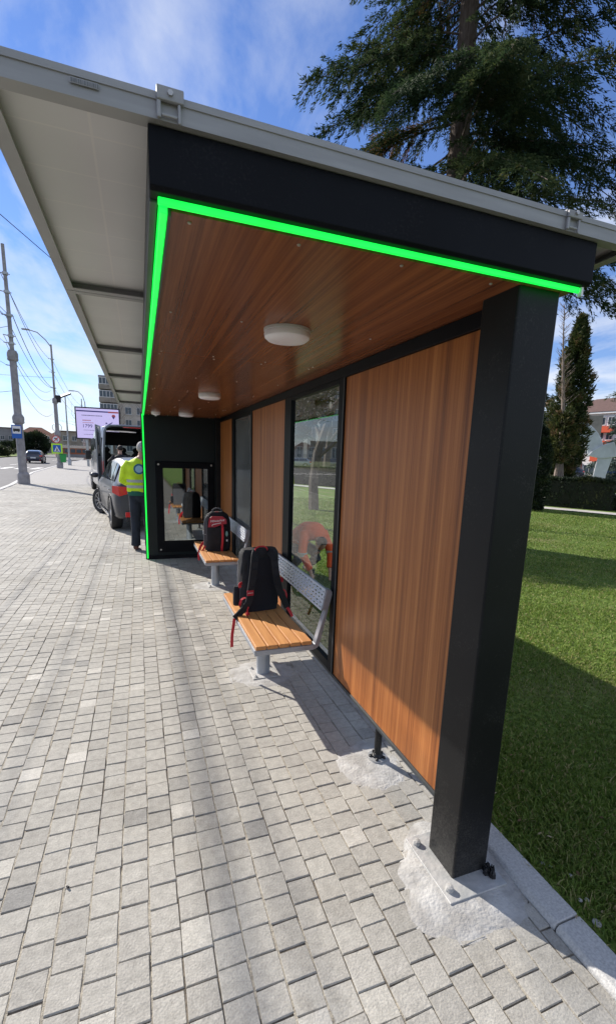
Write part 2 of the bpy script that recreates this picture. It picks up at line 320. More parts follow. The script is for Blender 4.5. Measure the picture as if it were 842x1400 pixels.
# far paving: same pattern carried on by the material
def far_pave():
    m = mat('far_paving', (.33,.32,.30), .85); n, l, b = nodes_of(m); t = n.new('ShaderNodeTexCoord'); mp = n.new('ShaderNodeMapping'); mp.inputs['Rotation'].default_value = (0,0,R(90))
    l.new(t.outputs['Object'], mp.inputs[0]); br = n.new('ShaderNodeTexBrick'); l.new(mp.outputs[0], br.inputs[0]); br.inputs['Scale'].default_value = 1
    br.inputs['Brick Width'].default_value = .098; br.inputs['Row Height'].default_value = .1; br.inputs['Mortar Size'].default_value = .007
    br.inputs['Color1'].default_value = (.30,.29,.275,1); br.inputs['Color2'].default_value = (.38,.37,.35,1); br.inputs['Mortar'].default_value = (.19,.175,.15,1)
    l.new(br.outputs[0], b.inputs['Base Color']); return m
M['far_pave'] = far_pave()
FARY = 24.0
kl = [p for p in KERB_L if p[1] >= FARY]
sheet('far_pavement', [(-5.45,FARY)] + kl + [(1.3,140),(1.3,FARY)], -.002, M['far_pave'])
# pavers
pavement = struct(thing('pavement', (0,0,0), '', ''))
del pavement['label']; del pavement['category']
def kerb_x(y):
    for (x0,y0),(x1,y1) in zip(KERB_L, KERB_L[1:]):
        if y0 <= y <= y1: return x0+(x1-x0)*(y-y0)/(y1-y0)
    return -9
RW, RL = .0985, .0945
rects = []
for r_ in range(-62, 14):
    x = -.0286 + (r_+.5)*RW
    if x > 1.27: continue
    y = .35 + (0 if r_ % 2 else RL*.5) + RNG.uniform(-.018, .018)
    while y < FARY:
        ln = RL + (0.0 if RNG.random() > .04 else .02)
        lo = -.52*y*1.0 - .45
        if x > max(kerb_x(y)+.16, lo) : rects.append((x, y+ln/2, RW, ln))
        y += ln
y = .5
while y < FARY: rects.append((1.2765, y, .047, RL)); y += RL
rects = np.array(rects)
# the last, wider row of blocks along the kerb
def paver_verts(hw, hl, jx, jy, ch, jit):
    a, b = hw-jx, hl-jy
    base = np.array([(-a,-b),(a,-b),(a,b),(-a,b)])*1.0
    v = np.zeros((12,3)); v[0:4,:2] = base; v[0:4,2] = -.03; v[4:8,:2] = base; v[4:8,2] = -.0045; v[8:12,:2] = base*np.array([1-ch/a, 1-ch/b]); v[8:12,2] = 0
    v[4:8,:2] += jit[:4]; v[8:12,:2] += jit[:4]; return v
PF = np.array([(8,9,10,11),(4,5,9,8),(5,6,10,9),(6,7,11,10),(7,4,8,11),(0,1,5,4),(1,2,6,5),(2,3,7,6),(3,0,4,7)])
def proj(P):
    d = P - np.array([0,0,1.6]); c = d @ np.array([list(cx), list(cyv), list(cz)]).T
    return 424.9+623.1*c[:,0]/c[:,2], 751+623.1*c[:,1]/c[:,2], c[:,2]
cen = np.column_stack([rects[:,0], rects[:,1], np.zeros(len(rects))]); px, py, dz = proj(cen)
vis = (px > -20) & (px < 862) & (py < 1425) & (dz > .1)
area = np.where(vis, 1/(dz**3), 0)
big = set(np.argsort(-area)[:300].tolist())
rnds = np.clip(RNG.normal(.5, .15, len(rects)), 0, 1)
odd = RNG.random(len(rects)); rnds[odd > .98] = RNG.uniform(.9, 1, (odd > .98).sum()); rnds[odd < .014] = RNG.uniform(0.02, .12, (odd < .014).sum())
variants = []
for k in range(48):
    jit = RNG.normal(0, .0009, (4,2)); v = paver_verts(RW/2, RL/2, RNG.uniform(.0010,.0020), RNG.uniform(.0012,.0026), .0024, jit)
    me = bpy.data.meshes.new('paver'); me.from_pydata(v.tolist(), [], PF[:, ::1].tolist()); a = me.attributes.new('rnd', 'FLOAT', 'FACE'); a.data.foreach_set('value', np.full(9, (k+.5)/48, dtype=np.float32)); me.materials.append(M['paver']); variants.append(me)
AV, AF, AR = [], [], []; cnt = 0
for i, (x, y, w_, ln) in enumerate(rects):
    dzv = RNG.normal(0, .0011); tx, ty, tz = RNG.normal(0, .007), RNG.normal(0, .008), RNG.normal(0, .008); ox, oy = RNG.normal(0, .0008, 2)
    if i in big:
        o = bpy.data.objects.new('paver', variants[min(47, int(rnds[i]*48))]); COL.objects.link(o); o.parent = pavement
        o.location = (x+ox, y+oy, dzv); o.rotation_euler = (tx, ty, tz); o.scale = (w_/RW, ln/RL, 1)
    else:
        v = paver_verts(w_/2, ln/2, .0015, .0020, .0024, np.zeros((4,2)) + RNG.normal(0,.0008,(4,2)))
        v[:,2] += v[:,0]*ty + v[:,1]*tx + dzv; xr = v[:,0] - v[:,1]*tz; v[:,1] = v[:,1] + v[:,0]*tz + y + oy; v[:,0] = xr + x + ox
        AV.append(v); AF.append(PF+cnt); cnt += 12; AR.append(np.full(9, rnds[i]))
o = mesh_np('paver_field', np.concatenate(AV), np.concatenate(AF), M['paver'], np.concatenate(AR), pavement); o['kind'] = 'stuff'

# pale sand swept into the long joints
b = B(); rg_ = random.Random(2)
for r_ in range(-30, 14):
    x = -.0286 + r_*RW; y = .4; pts_ = []
    if x > 1.28: continue
    while y < 15:
        z = -.0006-abs(rg_.gauss(0,.0022)) if (math.sin(r_*1.7+y*1.3)+math.sin(y*3.1+r_))*.5+(.5 if x < 0 else -.15) > -.1 else -.006; pts_.append((x+rg_.gauss(0,.0004), y, z)); y += rg_.uniform(.02,.06)
    n0 = len(pts_); b.add([(p[0]-.0045,p[1],p[2]-.0005) for p in pts_]+[(p[0],p[1],p[2]) for p in pts_]+[(p[0]+.0045,p[1],p[2]-.0005) for p in pts_], [(i,i+1,n0+i+1,n0+i) for i in range(n0-1)]+[(n0+i,n0+i+1,2*n0+i+1,2*n0+i) for i in range(n0-1)])
o = b.build('joint_sand', mat('pale_joint_sand', (.46,.42,.34), .95, col2=(.26,.235,.19), nscale=60, bump=.5, bscale=200), pavement); o['kind'] = 'stuff'
# kerb along the lawn, in stones
kerb = struct(thing('lawn_kerb', (0,0,0), '', '')); del kerb['label']; del kerb['category']
ky = .912-2.0; 
for k in range(30):
    y0, y1 = ky+k*1.0, ky+(k+1)*1.0-.006; d = random.uniform(-.002,.002)
    b = B(); b.prism([(1.302,-.1),(1.302,.008),(1.314,.024+d),(1.41,.026+d),(1.413,.02),(1.413,-.1)], 1, y0, y1)
    b.build('kerb_stone', M['kerb'], kerb, bevel=.004, segs=1)
# road kerb
b = B(); pts = [p for p in KERB_L if p[1] < 141]
ring = []
for x, y in pts: ring.append([(x-.06,y,-.14),(x-.06,y,.0),(x-.04,y,.018),(x+.14,y,.018),(x+.16,y,-.02)])
b.loft(ring); struct(b.build('road_kerb', mat('road_kerb_concrete', (.55,.54,.52), .85, noise=.2, nscale=4)))
# crosswalk stripes and lane lines
cw = struct(thing('crosswalk', (-12,45,0), '', '')); del cw['label']; del cw['category']
for k in range(9):
    x0 = -8.1-k*1.1; B().add([(x0-.5,43.6,-.125),(x0,43.6,-.125),(x0,47.4,-.125),(x0-.5,47.4,-.125)], [(0,1,2,3)]).build('stripe', M['paint'], cw)
lm = struct(thing('lane_marking', (-12,30,0), '', '')); del lm['label']; del lm['category']
for k in range(14):
    y0 = 5+k*8; 
    if 40 < y0 < 48: continue
    B().add([(-12.1,y0,-.125),(-11.95,y0,-.125),(-11.95,y0+3.5,-.125),(-12.1,y0+3.5,-.125)], [(0,1,2,3)]).build('dash', M['paint'], lm)

# lawn and park
def lawn_mat():
    m = mat('lawn_turf', (.075,.15,.025), .9, spec=.2); n, l, b = nodes_of(m); g = n.new('ShaderNodeNewGeometry')
    def nz(sc, d=5):
        q = n.new('ShaderNodeTexNoise'); q.inputs['Scale'].default_value = sc; q.inputs['Detail'].default_value = d; l.new(g.outputs['Position'], q.inputs['Vector']); return q.outputs[0]
    r1 = n.new('ShaderNodeValToRGB'); l.new(nz(35, 8), r1.inputs[0]); e = r1.color_ramp.elements; e[0].position = .35; e[0].color = (.07,.115,.02,1); e[1].position = .68; e[1].color = (.21,.30,.06,1)
    r2 = n.new('ShaderNodeValToRGB'); l.new(nz(.7, 5), r2.inputs[0]); e = r2.color_ramp.elements; e[0].position = .56; e[0].color = (0,0,0,1); e[1].position = .74; e[1].color = (.75,.75,.75,1)
    mx = n.new('ShaderNodeMixRGB'); l.new(r2.outputs[0], mx.inputs[0]); l.new(r1.outputs[0], mx.inputs[1]); mx.inputs[2].default_value = (.24,.20,.10,1); l.new(mx.outputs[0], b.inputs['Base Color'])
    bp = n.new('ShaderNodeBump'); bp.inputs['Strength'].default_value = .9; bp.inputs['Distance'].default_value = .03; l.new(nz(60, 6), bp.inputs['Height']); l.new(bp.outputs[0], b.inputs['Normal'])
    return m
M['lawn'] = lawn_mat()
sheet('lawn', [(1.412,-40),(60,-40),(60,62),(1.412,62)], .008, M['lawn'])
# pale path crossing the park, seen right of the post and through the window
pd = Vector((1.14,-2.14)).normalized(); pn = Vector((-pd.y, pd.x)); c0 = Vector((14.55,12.4))
M['path'] = mat('park_path_slabs', (.50,.48,.44), .85, noise=.15, nscale=2)
a0, a1 = c0-pd*34-pn*.42, c0+pd*40-pn*.42; a2, a3 = c0+pd*40+pn*.42, c0-pd*34+pn*.42
sheet('park_path', [tuple(a0),tuple(a1),tuple(a2),tuple(a3)], .034, M['path'])
sheet('park_road', [(8,36),(60,44),(60,56),(8,50)], .03, M['asphalt'])
# grass blades
def grass():
    rng = np.random.default_rng(3); n = 430000
    u_ = rng.random(n); r_ = 1.1 + 17*u_**1.9; az = R(90) - np.radians(rng.uniform(2, 64, n))
    x = r_*np.cos(az); y = r_*np.sin(az); keep = (x > 1.405) & (y > .2)
    x, y, r_ = x[keep], y[keep], r_[keep]
    rel = (x-c0.x)*pn.x + (y-c0.y)*pn.y; k2 = np.abs(rel) > .42; x, y, r_ = x[k2], y[k2], r_[k2]
    fld = np.sin(x*2.1+1.3*np.sin(y*1.7))*np.sin(y*2.6+x) ; keep = rng.random(len(x)) < (.75+.25*fld)*np.clip((x-1.395)/.16, .12, 1); x, y, r_ = x[keep], y[keep], r_[keep]; fld = fld[keep]
    n = len(x); h = rng.uniform(.010, .027, n)*np.where(x < 1.5, 1.25, 1)*(1+.02*r_)*(1+.2*fld); wd = .0028*(1+.16*r_)
    a = rng.uniform(0, 2*np.pi, n); lean = rng.uniform(.2, 1.3, n)*h; la = rng.uniform(0, 2*np.pi, n)
    P = np.column_stack([x, y, np.full(n, .008)]); W = np.column_stack([np.cos(a)*wd, np.sin(a)*wd, np.zeros(n)])
    Mi = P + np.column_stack([np.cos(la)*lean*.35, np.sin(la)*lean*.35, h*.62]); T = P + np.column_stack([np.cos(la)*lean, np.sin(la)*lean, h])
    v = np.stack([P-W, P+W, Mi+W*.6, T, Mi-W*.6], 1).reshape(-1,3)
    base = np.arange(n)*5; q = np.stack([base, base+1, base+2, base+4], 1); t = np.stack([base+4, base+2, base+3, base+3], 1)
    rd = np.clip(rng.normal(.45, .22, n), 0, 1); dry = rng.random(n) < .10; rd[dry] = rng.uniform(.88, 1, dry.sum())
    # triangles stored as tris to keep the mesh clean
    f3 = np.concatenate([q[:, [0,1,2]], q[:, [0,2,3]], t[:, [0,1,2]]]); o = mesh_np('grass', v, f3, M['grass'], np.concatenate([rd, rd, rd])); o['kind'] = 'stuff'; o['label'] = 'short green grass blades of the lawn behind the shelter'; o['category'] = 'grass'
grass()

# irregular patches of fresh grout round the bases
def patch(cx_, cy_, rx, ry, h, seed, name='grout_patch'):
    rg = np.random.default_rng(seed); n = 72; rings = 22; ph = rg.uniform(0, 6.28, 9); am = rg.uniform(.04, .10, 9)/np.arange(1, 10)**.8
    vs = []; fs = []
    for j in range(rings+1):
        s = j/rings
        for k in range(n):
            t = 2*math.pi*k/n; rr = 1+sum(am[q]*math.sin((q+2)*t+ph[q]) for q in range(9)) ; x = cx_+rx*s*rr*math.cos(t); y = cy_+ry*s*rr*math.sin(t)
            z = h*(1-s**2.6) - .003*s + (rg.normal(0, .00028) if j else 0)+.0009*math.sin(x*60+3*math.sin(y*45))*math.sin(y*52+x*20)*(s<.95)
            vs.append((x, y, z))
    for j in range(rings):
        for k in range(n): fs.append((j*n+k, j*n+(k+1)%n, (j+1)*n+(k+1)%n, (j+1)*n+k))
    fs.append(tuple(range(n))[::-1])
    o = MB().add(vs, fs).build(name, M['concrete'], smooth=False); struct(o); return o
patch(1.12, 1.20, .27, .25, .0195, 4); patch(1.09, 1.90, .19, .19, .009, 5); patch(.80, 3.08, .27, .23, .009, 6); patch(.80, 5.5, .27, .24, .009, 8)

# ------------------------------------------------------------------ bus shelter
SH = thing('bus_shelter', (.6, 1.1, 0), 'long black bus shelter with wood laminate walls, green light strip and solar panel roof', 'bus shelter')
def P(b, name, m, **k): return b.build(name, m, SH, **k)
P(B().box(1.07,1.23,1.175,1.335,.012,2.125), 'post', M['post_black'], bevel=.006)
plate = P(B().box(1.0,1.262,1.093,1.40,.010,.020), 'base_plate', M['plate'], bevel=.002)
for (x, y) in ((1.03,1.14),(1.03,1.36),(1.235,1.37)):
    P(B().lathe((x,y,.020), [(.016,0),(.017,.008),(.014,.018),(.004,.021)], 8), 'anchor_bolt', M['concrete'])
b = B()
for k in range(22):
    t = k/22*6.28; b.lathe((1.225+.022*math.cos(t)*random.uniform(.2,1.2), 1.16+.026*math.sin(t)*random.uniform(.2,1.2), .012), [(random.uniform(.007,.014),0),(random.uniform(.005,.012),random.uniform(.008,.03)),(.002,.034)], 5)
P(b, 'tar_blob', M['bitumen'], smooth=True)
# rear hidden post
P(B().box(1.07,1.23,7.05,7.145,.0,2.125), 'post', M['post_black'], bevel=.006)
# fascia ring
P(B().prism([(1.12,2.140),(1.128,2.132),(1.165,2.132),(1.165,2.2475),(1.12,2.2475)], 0, .040, 1.29), 'front_fascia', M['black'], bevel=.002)
P(B().box(.040,.056,1.166,7.20,2.128,2.2475), 'side_fascia', M['edge_grey'], bevel=.002)
P(B().box(1.262,1.29,1.166,7.20,2.132,2.2475), 'rear_fascia', M['black'], bevel=.002)
P(B().box(.0565,1.2615,1.1655,7.20,2.150,2.245), 'roof_core', M['dark'])
P(B().box(.078,.084,1.170,7.149,2.108,2.149), 'ceiling_edge', M['edge_grey'])
P(B().box(.0565,1.27,1.143,1.152,2.1165,2.1315), 'led_strip', M['green_led'], bevel=.002)
P(B().box(.0605,.0760,1.1525,7.128,2.104,2.149), 'led_strip', M['green_led'], bevel=.002)
P(B().box(1.2705,1.278,1.136,1.150,2.106,2.1312), 'led_end_cap', M['lamp_white'])
P(B().box(.046,.066,7.129,7.149,.02,2.125), 'led_strip', M['green_led'], bevel=.002)
# ceiling boards with screws
seams = [1.170, 2.70, 4.22, 5.74, 7.149]
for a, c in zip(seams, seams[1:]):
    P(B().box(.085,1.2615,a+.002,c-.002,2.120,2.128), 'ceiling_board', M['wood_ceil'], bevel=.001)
    for y in (a+.035, (a+c)/2, c-.035):
        for x in (.13,.40,.68,.98):
            P(B().lathe((x+random.uniform(-.01,.01),y,2.1165), [(.0035,0),(.005,.002),(.005,.0034)], 8), 'screw', M['screw'])
# rear wall: beam, panels, windows
P(B().box(1.128,1.172,1.336,7.149,2.062,2.119), 'wall_beam', M['black'], bevel=.002)
P(B().box(1.134,1.164,1.336,7.149,.180,.200), 'bottom_rail', M['edge_grey'], bevel=.002)
for a, c in ((1.337,2.548),(3.735,4.945),(6.085,7.148)):
    P(B().box(1.143,1.157,a,c,.2005,2.0615), 'wall_panel', M['wood_wall'], bevel=.0015)
def window(a, c, ga, gc, gm, name='window'):
    f = B(); f.box(1.130,1.170,a,ga,.2005,2.0615); f.box(1.130,1.170,gc,c,.2005,2.0615); f.box(1.131,1.169,ga,gc,.2005,.262); f.box(1.131,1.169,ga,gc,2.032,2.0615)
    wf = P(f, 'window_frame', M['black'], bevel=.003)
    f = B(); f.box(1.1295,1.1345,a-.010,a,.2005,2.0615); P(f, 'frame_bead', M['edge_grey'])
    g = B().box(1.148,1.154,ga+.0005,gc-.0005,.2625,2.0315); g.build('window_pane', gm, wf)
window(2.560,3.733,2.625,3.56,M['glass'])
window(4.957,6.083,4.985,5.90,M['glass_grey'])
for y in (1.93, 4.30, 6.6):
    leg = P(B().lathe((1.150,y,.020), [(.019,0),(.019,.16)], 14), 'support_leg', M['post_black'], smooth=True)
    fl = P(B().lathe((1.150,y,.008), [(.052,0),(.052,.008),(.030,.012),(.020,.013)], 22), 'leg_flange', M['steel'], smooth=True)
    b = B()
    for k in range(5):
        t = k*1.256+.4; b.lathe((1.150+.038*math.cos(t),y+.038*math.sin(t),.018), [(.010,0),(.009,.007),(.003,.012)], 7)
    b.lathe((1.150,y,.019), [(.034,0),(.024,.010),(.020,.016)], 12)
    P(b, 'leg_bolts', M['bitumen'], smooth=True)
# end wall with the glazed poster case
P(B().box(.030,1.262,7.150,7.198,.0,2.149), 'end_wall', M['slate'], bevel=.003)
P(B().box(.067,1.128,7.137,7.149,.0,.06), 'end_wall_skirt', M['black'])
case = P(B().box(.205,1.050,7.128,7.149,.105,1.47), 'poster_case', M['black'], bevel=.004)
fr = B(); fr.box(.215,.310,7.112,7.127,.115,1.46); fr.box(.955,1.040,7.112,7.127,.115,1.46); fr.box(.310,.955,7.113,7.127,.115,.285); fr.box(.310,.955,7.113,7.127,1.372,1.46)
P(fr, 'case_door', M['black'], bevel=.002)
P(B().box(.3105,.9545,7.120,7.126,.2855,1.3715), 'case_glass', M['mirror'])
for x, z in ((.248,1.425),(.248,.15),(1.01,1.425),(1.01,.15)):
    b = B(); b.add([(x+.013*math.cos(k*.5236),7.105,z+.013*math.sin(k*.5236)) for k in range(12)]+[(x+.015*math.cos(k*.5236),7.1115,z+.015*math.sin(k*.5236)) for k in range(12)], [tuple(range(12))]+[(k,(k+1)%12,12+(k+1)%12,12+k) for k in range(12)])
    P(b, 'case_lock', M['screw'])
# ceiling lamps
for y in (1.97, 4.28, 6.50):
    lp = P(B().lathe((.60,y,2.072), [(.060,0),(.082,.004),(.094,.014),(.097,.028),(.094,.038)], 40), 'ceiling_lamp', M['lamp_white'], smooth=True)
    P(B().lathe((.60,y,2.1105), [(.098,0),(.098,.009)], 40), 'lamp_rim', mat('lamp_base', (.6,.6,.6), .5), smooth=True)
P(B().lathe((.22,6.62,2.078), [(.02,0),(.055,.012),(.058,.03),(.06,.0415)], 24), 'ceiling_sensor', M['lamp_white'], smooth=True)
P(B().lathe((.22,6.62,2.066), [(.010,0),(.016,.013)], 12), 'sensor_lens', M['lamp_white'], smooth=True)
# solar roof
RX0, RX1 = -.265, 1.455
for k in range(5):
    y0 = 1.105+k*1.2; y1 = y0+1.194
    f = B()
    for (a, c, d, e) in ((RX0,RX1,y0,y0+.004),(RX0,RX1,y1-.004,y1),(RX0,RX0+.004,y0+.0041,y1-.0041),(RX1-.004,RX1,y0+.0041,y1-.0041)): f.box(a,c,d,e,2.249,2.292)
    # inner flange at the bottom and the raised lip at the top
    for (a, c, d, e) in ((RX0+.0041,RX1-.0041,y0+.0041,y0+.034),(RX0+.0041,RX1-.0041,y1-.034,y1-.0041),(RX0+.0041,RX0+.034,y0+.0341,y1-.0341),(RX1-.034,RX1-.0041,y0+.0341,y1-.0341)): f.box(a,c,d,e,2.2492,2.2522)
    f.box(RX0,RX1,y0-.003,y0-.0001,2.281,2.294)
    pf = P(f, 'roof_panel', M['alu'])
    B().box(RX0+.0042,RX1-.0042,y0+.0042,y1-.0042,2.278,2.2815).build('panel_backsheet', M['pv'], pf)
    B().box(RX0+.0043,RX1-.0043,y0+.0043,y1-.0043,2.2817,2.284).build('panel_cells', M['pv_top'], pf)
for x, h_ in ((.083, 1.0), (1.165, .55)):
    b = B(); b.box(x-.026,x+.026,1.092,1.1005,2.278,2.288+.014*h_); b.box(x-.026,x+.026,1.101,1.135,2.2945,2.298+.004*h_); b.box(x-.026,x-.018,1.094,1.1018,2.248,2.2778); b.box(x+.014,x+.020,1.094,1.1018,2.244,2.2778); b.box(x-.018,x+.014,1.096,1.1018,2.253,2.258)
    c_ = P(b, 'roof_clamp', M['alu'], bevel=.002)
    b = B(); b.add([(x+.0055*math.cos(k*1.047),1.087,2.290+.0055*math.sin(k*1.047)) for k in range(6)]+[(x+.0055*math.cos(k*1.047),1.0919,2.290+.0055*math.sin(k*1.047)) for k in range(6)], [tuple(range(6))]+[(k,(k+1)%6,6+(k+1)%6,6+k) for k in range(6)]); b.build('clamp_bolt', M['screw'], c_)
# maker's sticker on the front edge of the roof
stk = P(B().box(-.096,-.046,1.1005,1.1015,2.268,2.2775), 'sticker', M['alu'])
b = B(); x = -.094
while x < -.049: w_ = random.uniform(.0008,.003); b.box(x,x+w_,1.0998,1.1004,2.2695,2.276); x += w_+random.uniform(.0006,.002)
b.build('sticker_bars', mat('faded_print', (.16,.17,.18), .6), stk)

# ------------------------------------------------------------------ benches
BENCH_L = ['grey steel bench with orange wood slats nearest the camera, under the black backpack', 'farther grey steel bench with wood slats, carrying the backpack with red patch']
def make_bench():
    t = thing('bench', (.82, 3.15, 0), BENCH_L[0], 'bench', 'benches inside the bus shelter')
    q = lambda b, n, m, **k: b.build(n, m, t, **k)
    x0, x1, y0, y1, zt = .625, 1.005, 2.585, 3.76, .435
    for k in range(5):
        a = x0+.004+k*.0755; q(B().box(a,a+.068,y0,y1,zt-.026,zt), 'seat_slat', M['seat_wood'], bevel=.004)
    f = B(); f.box(x0-.004,x0+.028,y0+.004,y1-.004,zt-.056,zt-.0265); f.box(x1-.04,x1-.006,y0+.004,y1-.004,zt-.056,zt-.0265); f.box(x0-.004,x1+.006,y0-.002,y0+.003,zt-.062,zt-.028); f.box(x0+.03,x1-.045,y0+.035,y0+.075,zt-.055,zt-.027); f.box(x0+.03,x1-.045,y1-.075,y1-.035,zt-.055,zt-.027); f.box(x0+.03,x1-.045,3.10,3.20,zt-.055,zt-.027)
    q(f, 'seat_frame', M['bench_grey'], bevel=.003)
    # bent side brackets that carry the backrest
    for ya in (y0+.002, y1-.058):
        def band(off, n_=6):
            P1 = [(x1-.05,zt-.062+off),(x1+.005,zt-.062+off)]; 
            for k in range(1,n_+1): t_=k/n_*R(72); P1.append((x1+.005+(.045-off)*math.sin(t_), zt-.017-(.045-off)*math.cos(t_)))
            return P1
        outer = band(0); inner = band(.030)
        top_o = [(1.128,.735),(1.1285,.752),(1.118,.768),(1.104,.772)]; top_i = [(1.088,.770),(1.060,.640),(1.088,.640)]
        poly = outer+top_o+top_i+inner[::-1]
        q(B().prism(poly, 1, ya, ya+.050), 'backrest_bracket', M['bench_arm'], bevel=.003)
    # perforated backrest plate
    bx0, bx1 = 1.058, 1.088; bz0, bz1 = .632, .772
    rows, cols = 5, 20; p = B(); Ys = [y0+.012]; 
    def pt(yy, s): return (bx0+(bx1-bx0)*s-.0015, yy, bz0+(bz1-bz0)*s)
    def quad(ya, yb, sa, sb): p.add([pt(ya,sa),pt(yb,sa),pt(yb,sb),pt(ya,sb)], [(0,1,2,3)])
    cw_ = (y1-y0-.024)/cols
    for c in range(cols):
        ya = y0+.012+c*cw_
        for r_ in range(rows):
            s0, s1 = .06+r_*.176, .06+(r_+1)*.176; hs0, hs1 = s0+.055, s1-.055; off = cw_*.0 if r_%2 else 0
            ha, hb = ya+cw_*.22+(cw_*.12 if r_%2 else -cw_*.12), ya+cw_*.78+(cw_*.12 if r_%2 else -cw_*.12)
            quad(ya,ya+cw_,s0,hs0); quad(ya,ya+cw_,hs1,s1); quad(ya,ha,hs0,hs1); quad(hb,ya+cw_,hs0,hs1)
    quad(y0+.012,y1-.012,0,.06); quad(y0+.012,y1-.012,.94,1)
    bk = q(p, 'backrest', M['bench_sunlit']); sm = bk.modifiers.new('thickness','SOLIDIFY'); sm.thickness = .004; sm.offset = -1
    q(B().box(1.089,1.102,y0+.012,y1-.012,.764,.771), 'backrest_lip', M['bench_grey'], bevel=.002)
    q(B().lathe((.805,3.075,.012), [(.050,0),(.050,.366)], 28), 'pedestal', M['bench_grey'], smooth=True)
    q(B().box(.71,.90,2.98,3.17,.006,.013), 'base_plate', M['plate'], bevel=.002)
    for sx in (.735,.875):
        for sy in (3.005,3.145): q(B().lathe((sx,sy,.013), [(.011,0),(.011,.008),(.005,.009),(.005,.016)], 6), 'anchor_bolt', M['steel'])
    return t
bench = make_bench()
b2 = copy_tree(bench); b2.location = (.835, 5.58, 0); b2['label'] = BENCH_L[1]

# ------------------------------------------------------------------ backpacks
M['cordura'] = mat('black_cordura', (.012,.012,.016), .8, noise=.4, nscale=14, bump=.5, bscale=500)
M['mesh_pad'] = mat('padded_mesh', (.010,.011,.018), .9, bump=.7, bscale=260)
M['cordura_grey'] = mat('grey_cordura', (.085,.088,.10), .8, bump=.5, bscale=400)
M['red_web'] = mat('red_webbing', (.55,.018,.03), .6, bump=.4, bscale=300)
M['red_patch'] = mat('red_patch', (.38,.015,.035), .5, bump=.2, bscale=200)
M['wtext'] = mat('white_print', (.8,.8,.8), .6)
def soft_box(w_, d, h, prof, nexp=4.0, n=36, rows=14, bulge=.0):
    """rounded-rectangle loft standing on z=0; prof(s) -> (width factor, depth factor, y shift)"""
    b = B(); rings = []
    for j in range(rows+1):
        s = j/rows; fw, fd, ys = prof(s); ring = []
        for k in range(n):
            t = 2*math.pi*k/n; c, sn = math.cos(t), math.sin(t); e = 2/nexp
            x = math.copysign(abs(c)**e, c)*w_/2*fw; y = math.copysign(abs(sn)**e, sn)*d/2*fd
            wv = .0025*math.sin(7*t+9*s)+.002*math.sin(13*t-15*s); ring.append((x*(1+wv*3), y*(1+wv*6)+ys, h*s))
        rings.append(ring)
    b.loft(rings); return b
def strap(b, pts, w_, th, nrm=None):
    """flat webbing along points"""
    pts = [Vector(p) for p in pts]
    # catmull refine
    q = []
    for i in range(len(pts)-1):
        p0, p1, p2, p3 = pts[max(i-1,0)], pts[i], pts[i+1], pts[min(i+2,len(pts)-1)]
        for k in range(5):
            t = k/5; q.append(.5*((2*p1)+(-p0+p2)*t+(2*p0-5*p1+4*p2-p3)*t*t+(-p0+3*p1-3*p2+p3)*t**3))
    q.append(pts[-1]); rings = []
    for i, p in enumerate(q):
        d = (q[min(i+1,len(q)-1)]-q[max(i-1,0)]).normalized(); n_ = Vector(nrm) if nrm else Vector((0,-1,0)); side = d.cross(n_)
        if side.length < .05: side = Vector((1,0,0))
        side.normalize(); up = side.cross(d).normalized(); ww = w_ if not isinstance(w_, (list,tuple)) else w_[0]+(w_[1]-w_[0])*i/(len(q)-1)
        rings.append([p-side*ww/2-up*th/2, p+side*ww/2-up*th/2, p+side*ww/2+up*th/2, p-side*ww/2+up*th/2])
    b.loft(rings)
def bag_profile(s):
    e = min(1, s/.07); t = min(1, (1-s)/.09)
    return (.90+.10*math.sin(e*1.57)-.02*s)*(.86+.14*math.sin(t*1.57)), (.88+.12*math.sin(e*1.57))*(.74+.26*math.sin(t*1.57))*(1-.22*s), 0
def logo(parent, mw_, s, m, name='lettering'):
    text_mesh('Milwaukee', s, m, name, parent, mw_, extrude=.0006, shear=.35)
Rx90 = Matrix.Rotation(R(90), 4, 'X')
# bag 1: back panel and shoulder straps face the camera
g1 = thing('backpack', (.825, 3.33, .437), 'black backpack with straps facing the camera on the nearest bench', 'backpack', rotz=R(7))
q = lambda b, n, m, **k: b.build(n, m, g1, world=False, **k)
body = q(soft_box(.305,.17,.47,bag_profile), 'bag_body', M['cordura'], smooth=True)
q(soft_box(.25,.06,.40,lambda s:(1-.1*s,1-.3*s,-.07+.012*s),3), 'back_pad', M['mesh_pad'], smooth=True)
q(soft_box(.27,.09,.36,lambda s:(1,1-.4*s,.10),3.5), 'front_pocket', M['cordura_grey'], smooth=True)
b = B(); b.tube([(-.155,-.02,.06),(-.158,-.03,.25),(-.14,-.03,.43),(-.11,-.03,.462),(.11,-.03,.462),(.14,-.03,.43),(.158,-.03,.25),(.155,-.02,.06)], .004, 6); q(b, 'piping', M['cordura_grey'], smooth=True)
hb = B(); hb.tube([(-.05,-.045,.455),(-.045,-.05,.478),(-.02,-.05,.492),(.02,-.05,.492),(.045,-.05,.478),(.05,-.045,.455)], .0055, 8, flat=1.6); q(hb, 'carry_handle', M['red_web'], smooth=True)
b = B()
strap(b, [(-.055,-.075,.455),(-.075,-.115,.42),(-.09,-.125,.30),(-.11,-.13,.18),(-.13,-.135,.09),(-.18,-.135,.03),(-.235,-.13,-.02)], (.062,.045), .016); s1 = q(b, 'shoulder_strap', M['cordura'], smooth=False, bevel=.004)
b = B(); strap(b, [(.055,-.075,.455),(.075,-.115,.42),(.09,-.125,.30),(.12,-.13,.17),(.155,-.13,.09),(.19,-.10,.03),(.205,-.09,.0)], (.062,.045), .016); s2 = q(b, 'shoulder_strap', M['cordura'], bevel=.004)
